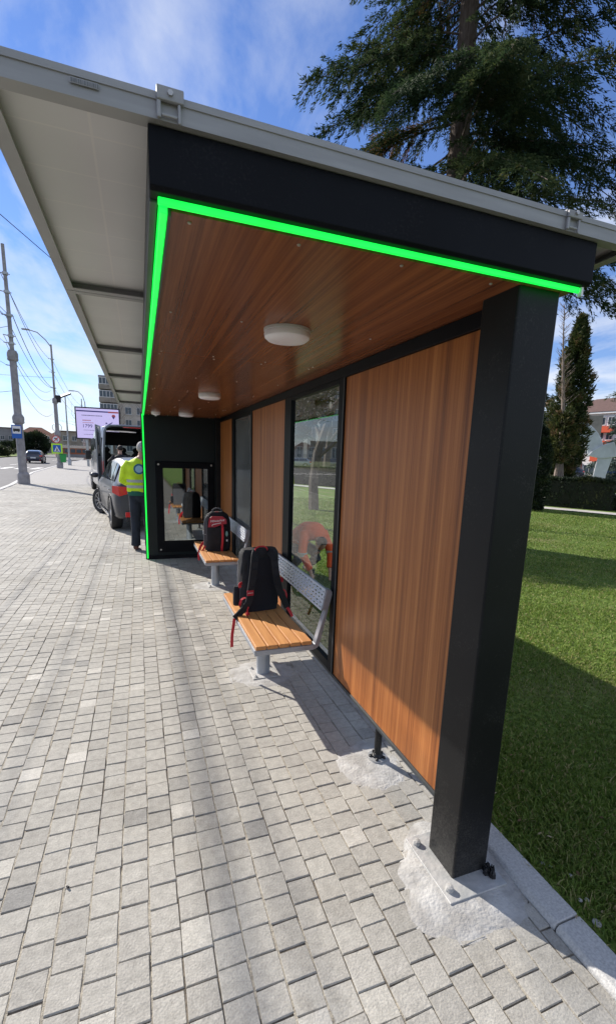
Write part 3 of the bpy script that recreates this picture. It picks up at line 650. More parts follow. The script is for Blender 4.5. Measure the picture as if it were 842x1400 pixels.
for sg, sr in ((-1,s1),(1,s2)):
    for z in (.40,.34,.27,.21): B().box(sg*.085-.026,sg*.085+.026,-.1385,-.134,z-.004,z+.004).build('strap_loop', M['mesh_pad'], sr, world=False)
tagp = B().box(-.142,-.092,-.1455,-.1395,.145,.185).build('red_tag', M['red_patch'], s1, world=False)
b = B(); strap(b, [(-.235,-.13,-.02),(-.242,-.13,-.08),(-.252,-.13,-.15),(-.256,-.135,-.24)], .022, .003); q(b, 'webbing_end', M['red_web'])
b = B(); strap(b, [(.205,-.09,.0),(.225,-.10,-.03),(.245,-.11,-.075)], .022, .003); q(b, 'webbing_end', M['red_web'])
b = B(); strap(b, [(-.14,-.10,.12),(-.175,-.11,.11),(-.185,-.11,.06),(-.16,-.10,.02)], .018, .003, (0,-.3,1)); q(b, 'red_loop', M['red_web'])
b = B(); strap(b, [(.15,-.06,.14),(.19,-.07,.135),(.205,-.07,.10),(.20,-.07,.05)], .02, .003, (0,-.3,1)); q(b, 'red_loop', M['red_web'])
b = B(); strap(b, [(-.15,-.05,.22),(-.17,-.06,.215),(-.168,-.06,.19)], .022, .004); q(b, 'red_loop', M['red_web'])
b = B(); strap(b, [(.15,-.05,.23),(.17,-.06,.225),(.168,-.06,.20)], .022, .004); q(b, 'red_loop', M['red_web'])
b = B(); b.box(-.15,-.125,-.15,-.13,-.012,.012); b.tube([(-.137,-.14,.01),(-.14,-.14,.04),(-.13,-.14,.06)], .007, 6); q(b, 'buckle', M['red_web'])
q(B().lathe((0,.0,.0),[(.03,0),(.034,.01),(.034,.17),(.02,.2),(.02,.22)],14).__class__().lathe((-.165,.02,.03),[(.028,0),(.032,.01),(.032,.14),(.025,.15)],14), 'side_pocket', M['mesh_pad'], smooth=True)
logo(g1, Matrix.Translation((-.117,-.1462,.166)) @ Rx90, .0095, M['wtext'])
# bag 2: front face with the red patch towards the camera
g2 = thing('backpack', (.865, 5.62, .437), 'grey and black backpack with red logo patch and red stripe on the farther bench', 'backpack', rotz=R(-12))
q = lambda b, n, m, **k: b.build(n, m, g2, world=False, **k)
q(soft_box(.32,.21,.47,lambda s:((.94+.06*math.sin(min(1,s/.1)*1.57))*(1-.34*max(0,(s-.62)/.38)**2.2)*(1-.25*max(0,(s-.95)/.05)),(.9+.1*math.sin(min(1,s/.1)*1.57))*(1-.25*s)*(1-.3*max(0,(s-.9)/.1)),0),3.0), 'bag_body', M['cordura'], smooth=True)
q(soft_box(.25,.10,.29,lambda s:(1-.05*s,1-.2*s*s,-.085),3), 'front_pocket', M['cordura'], smooth=True)
b = B(); b.prism([(-.105,.30),(-.09,.40),(-.055,.425),(.07,.425),(.115,.39),(.12,.335),(.06,.325),(0,.30),(-.06,.275),(-.10,.27)], 1, -.112, -.095); rp_ = q(b, 'red_patch', M['red_patch'], bevel=.004)
logo(g2, Matrix.Translation((.005,-.1135,.372)) @ Rx90 @ Matrix.Rotation(R(8),4,'Z'), .040, M['wtext'])
b = B(); b.tube([(-.05,-.114,.325),(.05,-.114,.347)], .004, 5); b.tube([(-.05,-.114,.325),(-.055,-.114,.305)], .004, 5); q(b, 'logo_bolt', M['wtext'])
b = B(); strap(b, [(.065,-.118,.325),(.07,-.148,.27),(.07,-.15,.15),(.062,-.146,.05),(.06,-.135,.0)], .026, .004); q(b, 'red_stripe', M['red_web'])
b = B(); b.prism([(-.160,.03),(-.158,.33),(-.145,.39),(-.118,.43),(-.10,.43),(-.115,.33),(-.12,.03)], 1, -.10, .0); q(b, 'grey_side', M['cordura_grey'], bevel=.01)
b = B(); b.tube([(-.09,-.075,.43),(-.115,-.10,.36),(-.12,-.105,.25),(-.115,-.105,.12)], .009, 6); q(b, 'zip_band', M['cordura_grey'], smooth=True)
hb = B(); hb.tube([(-.06,.0,.455),(-.055,.0,.49),(-.02,.0,.51),(.02,.0,.51),(.055,.0,.49),(.06,.0,.455)], .010, 8); q(hb, 'carry_handle', M['cordura_grey'], smooth=True)
b = B(); strap(b, [(-.045,-.03,.462),(0,-.035,.472),(.03,-.03,.462)], .03, .006, (0,0,1)); q(b, 'red_collar', M['red_web'])
b = B(); strap(b, [(-.15,-.04,.10),(-.19,-.05,.06),(-.215,-.05,.0),(-.225,-.06,-.07),(-.222,-.06,-.13)], (.036,.02), .010); q(b, 'shoulder_strap', M['red_web'])
b = B(); strap(b, [(-.14,-.10,.06),(-.17,-.10,.0),(-.165,-.10,-.05),(-.18,-.10,-.09)], .02, .006); q(b, 'webbing_end', M['red_web'])
q(B().box(-.165,-.150,-.09,-.06,.20,.25).box(-.15,-.125,-.10,-.09,.195,.21), 'white_clip', M['white'], bevel=.003)
b = B(); b.prism([(.118+.016*math.cos(k*.52),.215+.034*math.sin(k*.52)) for k in range(12)], 1, -.1215, -.118); q(b, 'teal_badge', mat('teal_badge', (.18,.36,.34), .5))
q(B().box(.112,.13,-.1205,-.116,.12,.145), 'white_label', M['white'])
q(B().box(.10,.15,-.118,.02,.02,.20), 'side_pocket', M['mesh_pad'], bevel=.012)

# ------------------------------------------------------------------ people
def ell(b, c, rx, ry, rz, n=14, rows=9, rot=None):
    vs = []; c = Vector(c)
    rings = []
    for j in range(1, rows):
        ph = math.pi*j/rows; ring = []
        for k in range(n):
            t = 2*math.pi*k/n; p = Vector((rx*math.sin(ph)*math.cos(t), ry*math.sin(ph)*math.sin(t), -rz*math.cos(ph)))
            if rot is not None: p = rot @ p
            ring.append(c+p)
        rings.append(ring)
    b.loft(rings)
def fuse(o, voxel=.010, smooth=4):
    m = o.modifiers.new('fuse', 'REMESH'); m.mode = 'VOXEL'; m.voxel_size = voxel; m.use_smooth_shade = True
    if smooth: s_ = o.modifiers.new('relax', 'SMOOTH'); s_.iterations = smooth; s_.factor = .6
def head(b, c, rot, parent):
    """skull, jaw, nose, ears; c = centre, face along local +y"""
    q = lambda p: Vector(c) + rot @ Vector(p)
    ell(b, q((0,-.008,.02)), .075, .095, .10, rot=rot); ell(b, q((0,.025,-.05)), .052, .062, .065, rot=rot)
    ell(b, q((0,.094,-.012)), .012, .018, .022, 8, 6, rot); ell(b, q((.078,-.01,-.005)), .010, .018, .03, 8, 6, rot); ell(b, q((-.078,-.01,-.005)), .010, .018, .03, 8, 6, rot)
    ell(b, q((0,.078,-.055)), .024, .012, .008, 8, 6, rot); ell(b, q((0,.075,.02)), .055, .02, .014, 8, 6, rot)
def hand(b, w_, d, side):
    """palm and five separate curled fingers from wrist w_ along d"""
    w_ = Vector(w_); d = Vector(d).normalized(); s_ = d.cross(Vector(side)).normalized(); n_ = Vector(side).normalized()
    b.tube([w_, w_+d*.05, w_+d*.09], [.026,.038,.034], 8, flat=.5)
    for k, ln in enumerate((.062,.072,.068,.052)):
        o = w_+d*.085+s_*(-.030+.020*k); b.tube([o, o+d*ln*.45, o+d*ln*.8+n_*.012, o+d*ln*.95+n_*.03], [.0095,.009,.0085,.007], 6)
    o = w_+d*.03+s_*.030; b.tube([o, o+s_*.03+d*.02, o+s_*.038+d*.05+n_*.01], [.012,.010,.008], 6)
def limbs_tube(b, pts, rs, n=10): b.tube(pts, rs, n)
M['hiviz'] = mat('hi_vis_yellow', (.62,.86,.02), .75, noise=.15, nscale=10, bump=.5, bscale=18)
M['reflect_band'] = mat('reflective_band', (.42,.44,.42), .45)
M['green_cloth'] = mat('dark_green_cloth', (.01,.11,.075), .8, bump=.4, bscale=30)
M['trouser'] = mat('dark_trousers', (.018,.024,.036), .85, noise=.4, nscale=8, bump=.5, bscale=22)
M['leather'] = mat('brown_leather', (.10,.03,.018), .5)
M['hair_grey'] = mat('grey_hair', (.50,.48,.46), .85, noise=.3, nscale=60, bump=1, bscale=140)
M['hair_dark'] = mat('dark_hair', (.02,.016,.014), .7, bump=1, bscale=140)
M['orange_cloth'] = mat('orange_jacket', (.85,.12,.025), .75, bump=.5, bscale=18)
M['grey_cloth'] = mat('grey_work_trousers', (.10,.105,.11), .85, noise=.3, nscale=10, bump=.4, bscale=25)
M['black_cloth'] = mat('black_jacket_cloth', (.015,.015,.018), .8, bump=.4, bscale=25)
I3 = Matrix.Identity(3)
# man in the hi-vis jacket, half hidden by the end wall
pm = thing('person', (-.005, 7.92, .0), 'man in yellow hi-vis jacket with round blue back badge, standing at the shelter end', 'person', rotz=R(-6))
q = lambda b, n, m, **k: b.build(n, m, pm, world=False, **k)
b = B(); hr = Matrix.Rotation(R(-16), 3, 'X'); head(b, (.04,.075,1.635), hr, None); b.tube([(.02,.03,1.46),(.035,.055,1.57)], [.062,.056], 10)
for r_ in ([(0,0,.90),.12],[(0,0,1.1),.13],[(0,.01,1.3),.165],[(0,.015,1.42),.12]): ell(b, r_[0], r_[1], r_[1]*.68, r_[1]*.9)
for sx in (-1, 1):
    b.tube([(sx*.17,.0,1.41),(sx*.235,.03,1.13),(sx*.14,.27,1.06)], [.052,.042,.030], 8); hand(b, (sx*.14,.27,1.06), (-sx*.25,1,-.05), (0,0,-1))
    b.tube([(sx*.09,0,.90),(sx*.10,.015,.50),(sx*.105,-.01,.10)], [.085,.058,.042], 8); b.tube([(sx*.105,-.03,.05),(sx*.115,.12,.035)], [.045,.035], 8)
o = q(b, 'body', M['skin']); fuse(o, .0105, 3)
b = B()
rings = []
for z, rx, ry, yy in ((.955,.205,.135,0),(1.0,.21,.142,0),(1.12,.205,.140,.0),(1.25,.225,.145,.005),(1.36,.228,.14,.01),(1.43,.19,.115,.02),(1.475,.12,.085,.03),(1.50,.075,.07,.035)):
    rings.append([(rx*math.cos(t)+.006*math.sin(3*t+z*20), ry*math.sin(t)+yy+.008*math.sin(5*t+z*31), z) for t in [2*math.pi*k/28 for k in range(28)]])
b.loft(rings)
for sx in (-1, 1): b.tube([(sx*.15,.01,1.42),(sx*.215,.01,1.33),(sx*.27,.03,1.13),(sx*.20,.17,1.08),(sx*.155,.24,1.065)], [.075,.078,.068,.06,.055], 12)
o = q(b, 'jacket', M['hiviz']); fuse(o, .012, 4)
for z in (1.045, 1.135):
    b = B(); b.lathe((0,0,z), [(.209,-.022),(.2125,-.02),(.2125,.02),(.209,.022)], 30, 1, .69); q(b, 'reflective_band', M['reflect_band'], smooth=True)
b = B(); b.lathe((0,0,.90), [(.19,0),(.205,.02),(.208,.075)], 28, 1, .66); q(b, 'green_hem', M['green_cloth'], smooth=True)
M['badge_blue'] = mat('badge_blue', (.02,.14,.24), .6); M['badge_light'] = mat('badge_light', (.33,.55,.68), .6)
for rr, yy, m_ in ((.082,-.150,M['badge_blue']),(.056,-.153,M['badge_light'])):
    b = B(); b.add([(.0+rr*math.cos(k*.2618), yy+.35*(rr*math.cos(k*.2618))**2*2, 1.325+rr*math.sin(k*.2618)) for k in range(24)]+[(.0+rr*math.cos(k*.2618), yy+.012, 1.325+rr*math.sin(k*.2618)) for k in range(24)], [tuple(range(24))]+[(k,(k+1)%24,24+(k+1)%24,24+k) for k in range(24)]); q(b, 'badge', m_)
b = B(); ell(b, (.036,.062,1.665), .085, .10, .098, rot=hr); o = q(b, 'hair', M['hair_grey']); fuse(o, .014, 1)
b = B(); ell(b, (0,0,.90), .175, .125, .12)
for sx in (-1, 1): b.tube([(sx*.085,0,.90),(sx*.095,.012,.66),(sx*.10,.015,.48),(sx*.105,-.005,.22),(sx*.108,-.01,.07)], [.108,.092,.078,.072,.078], 12)
o = q(b, 'trousers', M['trouser']); fuse(o, .013, 4)
for sx in (-1, 1): b = B(); b.tube([(sx*.105,-.075,.045),(sx*.11,.0,.05),(sx*.12,.13,.035),(sx*.125,.185,.028)], [.036,.046,.044,.026], 10, flat=.8); q(b, 'shoe', M['leather'], smooth=True)
# second person by the van, dark jacket
pv_ = thing('person', (-.52, 14.6, .0), 'person in black jacket leaning into the open rear of the van', 'person', rotz=R(14))
q = lambda b, n, m, **k: b.build(n, m, pv_, world=False, **k)
b = B(); head(b, (.03,.20,1.64), Matrix.Rotation(R(-25),3,'X'), None); b.tube([(0,.10,1.48),(.02,.16,1.57)], [.06,.055], 10)
for c_, r_ in (((0,0,.9),.16),((0,.03,1.12),.14),((0,.07,1.32),.16)): ell(b, c_, r_, r_*.7, .15)
for sx in (-1, 1):
    b.tube([(sx*.17,.08,1.42),(sx*.24,.30,1.28),(sx*.2,.52,1.30)], [.05,.04,.03], 8); hand(b, (sx*.2,.52,1.30), (0,1,0), (0,0,-1)); b.tube([(sx*.09,0,.9),(sx*.1,.02,.5),(sx*.1,0,.08)], [.085,.06,.045], 8); b.tube([(sx*.1,-.03,.05),(sx*.11,.13,.035)], [.045,.035], 8)
o = q(b, 'body', M['skin']); fuse(o, .013, 2)
b = B(); 
for c_, r_ in (((0,0,.98),.185),((0,.03,1.15),.185),((0,.07,1.33),.195)): ell(b, c_, r_, r_*.72, .17)
for sx in (-1, 1): b.tube([(sx*.15,.08,1.41),(sx*.25,.28,1.28),(sx*.21,.48,1.30)], [.08,.068,.055], 10)
o = q(b, 'jacket', M['black_cloth']); fuse(o, .016, 3)
b = B(); ell(b, (0,0,.9), .175, .125, .12)
for sx in (-1, 1): b.tube([(sx*.085,0,.9),(sx*.1,.015,.5),(sx*.105,0,.08)], [.105,.08,.07], 10)
o = q(b, 'trousers', M['trouser']); fuse(o, .016, 3)
b = B(); ell(b, (.03,.175,1.675), .083, .098, .085); o = q(b, 'hair', M['hair_dark']); fuse(o, .016, 1)
for sx in (-1, 1): b = B(); b.tube([(sx*.1,-.07,.045),(sx*.12,.18,.03)], [.045,.035], 8); q(b, 'shoe', M['rubber'], smooth=True)
# worker bending down on the lawn behind the window
pw = thing('person', (2.05, 5.62, .03), 'worker in bright orange jacket crouching on the lawn behind the window', 'person', rotz=R(188))
pw.scale = (.84, .84, .84)
q = lambda b, n, m, **k: b.build(n, m, pw, world=False, **k)
hrot = Matrix.Rotation(R(-70), 3, 'X')
b = B(); head(b, (0,.44,.60), hrot, None); b.tube([(0,.26,.70),(0,.38,.64)], [.06,.055], 10)
for c_, r_ in (((0,-.34,.44),.16),((0,-.15,.60),.14),((0,.08,.70),.15),((0,.2,.72),.14)): ell(b, c_, r_, r_*.9, r_*.85)
for sx in (-1, 1):
    b.tube([(sx*.18,.2,.72),(sx*.24,.33,.42),(sx*.16,.47,.16)], [.05,.04,.03], 8); hand(b, (sx*.16,.47,.16), (0,.35,-1), (0,-1,0))
    b.tube([(sx*.1,-.34,.42),(sx*.17,.02,.36),(sx*.14,-.25,.08)], [.085,.06,.045], 8); b.tube([(sx*.14,-.27,.05),(sx*.15,-.08,.03)], [.045,.036], 8)
o = q(b, 'body', M['skin']); fuse(o, .012, 2)
b = B()
for c_, r_ in (((0,-.26,.56),.175),((0,-.12,.66),.18),((0,.04,.73),.185),((0,.18,.75),.18),((0,.28,.73),.12)): ell(b, c_, r_*1.1, r_*.95, r_*.82)
for sx in (-1, 1): b.tube([(sx*.16,.2,.74),(sx*.25,.33,.44),(sx*.17,.45,.21)], [.082,.068,.05], 10)
o = q(b, 'jacket', M['orange_cloth']); fuse(o, .014, 3)
b = B(); b.lathe((.25,.33,.40), [(.072,0),(.075,.01),(.075,.05),(.072,.06)], 14); q(b, 'reflective_band', M['reflect_band'], smooth=True)
b = B(); b.lathe((-.25,.33,.40), [(.072,0),(.075,.01),(.075,.05),(.072,.06)], 14); q(b, 'reflective_band', M['reflect_band'], smooth=True)
b = B(); ell(b, (0,-.32,.44), .18, .16, .15)
for sx in (-1, 1): b.tube([(sx*.1,-.34,.43),(sx*.17,.03,.37),(sx*.17,.05,.30),(sx*.14,-.22,.10)], [.11,.085,.08,.065], 10)
o = q(b, 'trousers', M['grey_cloth']); fuse(o, .015, 3)
b = B(); ell(b, (0,.465,.625), .082, .085, .098, rot=hrot); o = q(b, 'hair', M['hair_dark']); fuse(o, .015, 1)
for sx in (-1, 1): b = B(); b.tube([(sx*.14,-.32,.05),(sx*.15,-.04,.035)], [.046,.036], 8); q(b, 'shoe', M['rubber'], smooth=True)

# ------------------------------------------------------------------ vehicles
def wheel(parent, x, y, r_, w_, side, steer=0, spokes=10):
    """tyre with rim as a sub-part; side = -1 for the left"""
    Rm = Matrix.Rotation(steer, 3, 'Z'); c = Vector((x, y, r_))
    def X(p): return c + Rm @ Vector(p)
    b = B(); n = 32; prof = [(r_*.66,-w_/2+.012),(r_*.70,-w_/2),(r_*.93,-w_/2),(r_,-w_/2+.03),(r_,w_/2-.03),(r_*.93,w_/2),(r_*.70,w_/2),(r_*.66,w_/2-.012)]
    b.loft([[X((h, rr*math.cos(2*math.pi*k/n), rr*math.sin(2*math.pi*k/n))) for k in range(n)] for rr, h in prof], cap=False)
    ty = b.build('wheel', M['rubber'], parent, world=False, smooth=True)
    b = B(); hx = side*(w_/2-.022)
    for k in range(spokes):
        a = 2*math.pi*k/spokes; d = .13
        ps = []
        for hh in (hx, hx-side*.02):
            for (aa, rr) in ((a-d*1.3, r_*.20),(a+d*1.3, r_*.20),(a+d*.5, r_*.655),(a-d*.5, r_*.655)): ps.append(X((hh, rr*math.cos(aa), rr*math.sin(aa))))
        b.add(ps, [(0,1,2,3),(7,6,5,4),(0,4,5,1),(1,5,6,2),(2,6,7,3),(3,7,4,0)])
    b.loft([[X((h, rr*math.cos(2*math.pi*k/n), rr*math.sin(2*math.pi*k/n))) for k in range(n)] for rr, h in ((r_*.66,hx+side*.01),(r_*.60,hx+side*.01),(r_*.60,hx-side*.06))], cap=False)
    b.loft([[X((h, rr*math.cos(2*math.pi*k/12), rr*math.sin(2*math.pi*k/12))) for k in range(12)] for rr, h in ((r_*.20,hx-side*.03),(r_*.22,hx),(r_*.12,hx+side*.012))])
    b.build('rim', M['rim'], ty, world=False)
    b = B(); b.loft([[X((h, r_*.58*math.cos(2*math.pi*k/n), r_*.58*math.sin(2*math.pi*k/n))) for k in range(n)] for h in (hx-side*.07, hx-side*.08)]); b.build('brake_disc', M['dark'], ty, world=False)
M['rim'] = mat('alloy_rim', (.45,.45,.46), .3, metal=.8)
M['car_grey'] = mat('metallic_grey_paint', (.035,.038,.048), .4, metal=.2, coat=.3)
M['van_silver'] = mat('metallic_silver_paint', (.22,.235,.26), .35, metal=.35, coat=.7)
M['suv_dark'] = mat('dark_blue_paint', (.02,.025,.05), .25, coat=1)
M['car_blue'] = mat('blue_paint', (.03,.08,.25), .25, coat=1)
M['trim'] = mat('black_trim', (.02,.02,.022), .5); M['chrome'] = mat('chrome_trim', (.6,.6,.6), .15, metal=1)
def hatchback(name, loc, rotz, label, paint, steer=0, group=None):
    t = thing(name, loc, label, 'car', group, rotz=rotz); q = lambda b, n, m, **k: b.build(n, m, t, world=False, **k)
    # (y, sill half-width, sill z, waist half-width, belt half-width, belt z, roof half-width, roof z)
    St = [(-.80,.60,.40,.66,.62,.70,.56,.74),(-.76,.76,.30,.80,.76,.92,.62,.98),(-.62,.84,.24,.885,.82,.97,.62,1.12),(-.38,.86,.22,.90,.835,.965,.62,1.32),(-.05,.87,.21,.905,.84,.955,.63,1.43),(.6,.87,.20,.905,.84,.945,.64,1.475),(1.4,.87,.20,.905,.84,.935,.64,1.465),(1.95,.87,.20,.90,.835,.93,.64,1.37),(2.6,.87,.21,.90,.82,.93,.72,.99),(3.0,.85,.22,.89,.78,.89,.66,.93),(3.35,.78,.25,.84,.70,.80,.56,.83),(3.50,.62,.34,.70,.60,.66,.5,.68)]
    rings = []
    for y, ws, zs, ww, wb, zb, wr, zr in St:
        half = [(ws-.06, zs), (ws, zs+.05), (ww, .52), (ww-.01, zb*.62+.25), (wb, zb), (wr+.06, zb+(zr-zb)*.78), (wr-.02, zr-.015), (wr*.5, zr)]
        rings.append([(x, y, z) for x, z in half] + [(-x, y, z) for x, z in half[::-1]])
    o = q(B().loft(rings), 'body', paint, smooth=True); sb = o.modifiers.new('round','SUBSURF'); sb.levels = sb.render_levels = 1
    def side_glass(y0, y1, sx, b, top0, top1):
        def at(y, f):
            for A, C in zip(St, St[1:]):
                if A[0] <= y <= C[0]:
                    u = (y-A[0])/(C[0]-A[0]); g = [A[i]+(C[i]-A[i])*u for i in range(8)]; x = g[4]+(g[6]+.06-g[4])*f; z = g[5]+(g[7]-g[5])*.78*f; return (sx*(x+.006), y, z+.02)
        vs = [at(y0,.04), at(y1,.04), at(y1-top1,.98), at(y0+top0,.98)]; b.add(vs+[(v[0]-sx*.01, v[1], v[2]) for v in vs], [(0,1,2,3),(4,5,6,7),(0,1,5,4),(1,2,6,5),(2,3,7,6),(3,0,4,7)])
    for sx in (-1, 1):
        for a, c, t0, t1 in ((-.28,.12,.16,.02),(.17,.95,.02,.02),(1.02,2.38,.02,.62)): b = B(); side_glass(a,c,sx,b,t0,t1); q(b, 'side_window', M['car_glass'])
        b = B(); b.box(sx*.90-.012,sx*.90+.012,.05,.17,.80,.82); b.box(sx*.90-.012,sx*.90+.012,1.0,1.12,.79,.81); q(b, 'door_handle', M['chrome'])
        b = B(); ell(b, (sx*1.0,2.15,1.0), .10, .065, .065); q(b, 'wing_mirror', paint, smooth=True)
        b = B(); b.add([(sx*.80,-.785,.93),(sx*.62,-.80,.91),(sx*.66,-.80,.78),(sx*.80,-.80,.74),(sx*.895,-.62,.93),(sx*.90,-.62,.80)], [(0,1,2,3),(0,3,5,4)])
        tl = q(b, 'tail_light', M['red_light']); so = tl.modifiers.new('thickness','SOLIDIFY'); so.thickness = .03; so.offset = 0
        q(B().box(sx*.66-.05,sx*.66+.05,-.825,-.79,.33,.43), 'reflector', M['red_light'], bevel=.01)
        q(B().box(sx*.885-.015,sx*.885+.025,.32,2.30,.20,.25), 'sill_trim', M['chrome'], bevel=.005)
        wheel(t, sx*.80, 0, .325, .215, sx); wheel(t, sx*.80, 2.68, .325, .215, sx, steer)
        for yy in (0, 2.68):
            b = B(); b.loft([[(sx*h, yy+rr*math.cos(math.pi*k/16), .33+rr*math.sin(math.pi*k/16)) for k in range(17)]+[(sx*h, yy+(rr-.05)*math.cos(math.pi*k/16), .33+(rr-.05)*math.sin(math.pi*k/16)) for k in range(16,-1,-1)] for rr, h in ((.40,.80),(.40,.912))]); q(b, 'wheel_arch', M['trim'])
    b = B(); b.add([(-.56,-.70,1.02),(.56,-.70,1.02),(.56,-.40,1.30),(-.56,-.40,1.30)], [(0,1,2,3)]); o = q(b, 'rear_window', M['car_glass']); so = o.modifiers.new('thickness','SOLIDIFY'); so.thickness = .05; so.offset = 0
    b = B(); b.add([(-.68,2.5,1.03),(.68,2.5,1.03),(.6,1.98,1.36),(-.6,1.98,1.36)], [(0,1,2,3)]); o = q(b, 'windscreen', M['car_glass']); so = o.modifiers.new('thickness','SOLIDIFY'); so.thickness = .04; so.offset = 0
    q(B().box(-.26,.26,-.815,-.79,.56,.68), 'number_plate', M['white'], bevel=.004)
    q(B().box(-.70,.70,-.81,-.78,.24,.33), 'bumper_insert', M['trim'], bevel=.01)
    return t
hatchback('parked_car', (.27, 10.42, 0), R(9), 'grey hatchback with front wheel turned, parked on the paving beyond the shelter', M['car_grey'], R(26))
hatchback('dark_car', (-11.4, 61.0, -.13), R(4), 'small dark car driving away on the road beyond the crosswalk', M['suv_dark'])
# van with open rear
vt = thing('van', (-.20, 17.1, 0), 'silver high-roof van with its rear doors open, parked beyond the grey car', 'van', rotz=R(10))
q = lambda b, n, m, **k: b.build(n, m, vt, world=False, **k)
def vring(y, w_, zb, zr, tw): 
    h = [(w_-.05,zb),(w_,zb+.1),(w_+.0,.75),(w_-.01,1.15),(w_-.03,1.5),(tw+.03,zr-.22),(tw-.03,zr-.07),(tw-.16,zr-.005),(tw*.4,zr+.012)]
    return [(x,y,z) for x,z in h]+[(-x,y,z) for x,z in h[::-1]]
o = q(B().loft([vring(y,w_,zb,zr,tw) for y,w_,zb,zr,tw in ((0,.98,.30,2.42,.86),(.05,1.0,.28,2.45,.88),(1.5,1.01,.28,2.46,.88),(3.3,1.01,.28,2.46,.87),(3.7,1.0,.28,2.40,.84))], cap=False), 'body', M['van_silver'], smooth=True)
so = o.modifiers.new('thickness','SOLIDIFY'); so.thickness = .06; so.offset = -1
o = q(B().loft([[(x*.955,y,z*.985+.01) for x,y,z in vring(y,1.0,.30,2.40,.86)] for y in (.03,3.4)], cap=False), 'interior_lining', M['dark'])
q(B().box(-.92,.92,.02,3.6,.52,.60), 'load_floor', M['dark'])
q(B().box(-.84,.84,3.0,3.65,1.80,2.32), 'overhead_shelf', M['dark'], bevel=.05)
q(B().box(-.93,-.90,.15,3.5,.60,1.35).box(.90,.93,.15,3.5,.60,1.35), 'interior_lining', M['dark'])
b = B(); b.loft([vring(y,w_,zb,zr,tw)[0:4]+[(tw+.1,y,zr-.05),(tw*.3,y,zr),(-tw*.3,y,zr),(-tw-.1,y,zr-.05)]+vring(y,w_,zb,zr,tw)[-4:] for y,w_,zb,zr,tw in ((3.705,.99,.28,1.42,.82),(4.55,.97,.28,1.28,.72),(5.0,.92,.30,1.12,.66),(5.2,.80,.36,.80,.55))]); q(b, 'bonnet', M['van_silver'], smooth=True)
b = B(); b.add([(-.84,4.45,1.34),(.84,4.45,1.34),(.76,3.72,2.30),(-.76,3.72,2.30)], [(0,1,2,3)]); q(b, 'windscreen', glass('windscreen_glass', (.65,.75,.72)))
for sx in (-1, 1):
    for ya, yb in ((.25,1.35),(1.45,2.5)):
        b = B(); b.prism([(ya,1.42),(yb,1.42),(yb,2.02),(ya,2.02)], 0, sx*.955-.012, sx*.955+.012); q(b, 'side_window', M['car_glass'], bevel=.01)
    b = B(); b.prism([(2.65,1.38),(4.25,1.40),(3.75,2.05),(2.65,2.05)], 0, sx*.962-.012, sx*.962+.012); q(b, 'cab_window', M['car_glass'], bevel=.01)
    b = B(); b.box(sx*1.10-.10,sx*1.10+.10,3.78,3.90,1.22,1.58); b.box(sx*1.03-.05,sx*1.03+.05,3.80,3.86,1.25,1.32); q(b, 'wing_mirror', M['trim'], bevel=.03)
    wheel(vt, sx*.90, .85, .34, .22, sx); wheel(vt, sx*.90, 4.15, .34, .22, sx)
    q(B().box(sx*.99-.02,sx*.99+.03,.30,5.0,.55,.68), 'side_rub_strip', M['trim'], bevel=.01)
    # open rear door with its window
    a = R(-104 if sx < 0 else 106); Rd = Matrix.Rotation(a if sx < 0 else a, 3, 'Z')
    def D_(x, y, z): 
        p = Rd @ Vector((x, y, 0)); return (sx*.99+p.x, p.y-.01, z)
    wdt = .92 if sx < 0 else -.92
    def dbox(b_, xa, xb, ya, yb, za, zb_): b_.add([D_(x,y,z) for z in (za,zb_) for x,y in ((xa,ya),(xb,ya),(xb,yb),(xa,yb))], [(0,3,2,1),(4,5,6,7),(0,1,5,4),(1,2,6,5),(2,3,7,6),(3,0,4,7)])
    b = B(); dbox(b,0,wdt,-.04,.0,.45,2.38); dr = q(b, 'rear_door', M['van_silver'], bevel=.012)
    b = B(); dbox(b,wdt*.12,wdt*.88,-.046,.006,1.42,2.15); b.build('door_window', M['car_glass'], dr, world=False)
    b = B(); b.box(sx*.965-.012,sx*.965+.012,-.02,.02,.75,1.25); q(b, 'tail_light', M['red_light'], bevel=.01)
q(B().box(-.95,.95,-.10,.03,.32,.50), 'rear_bumper', M['trim'], bevel=.02)
q(B().box(-.30,.30,-.012,.0,2.36,2.39), 'brake_light', M['red_light'])
for x, y in ((-.55,2.6),(.05,2.6),(.55,2.6),(-.6,3.1),(.6,3.1)):
    b = B(); ell(b, (x,y,1.15), .23, .09, .40); ell(b, (x,y,1.62), .12, .06, .11); b.box(x-.22,x+.22,y-.05,y+.4,.62,.85); q(b, 'seat', M['dark'], smooth=True)
b = B(); b.tube([(-.7,3.3,2.2),(-.7,3.3,1.3)], .03, 6); b.tube([(-.5,3.9,1.35),(.5,3.9,1.35)], .12, 8); q(b, 'dashboard', M['dark'])

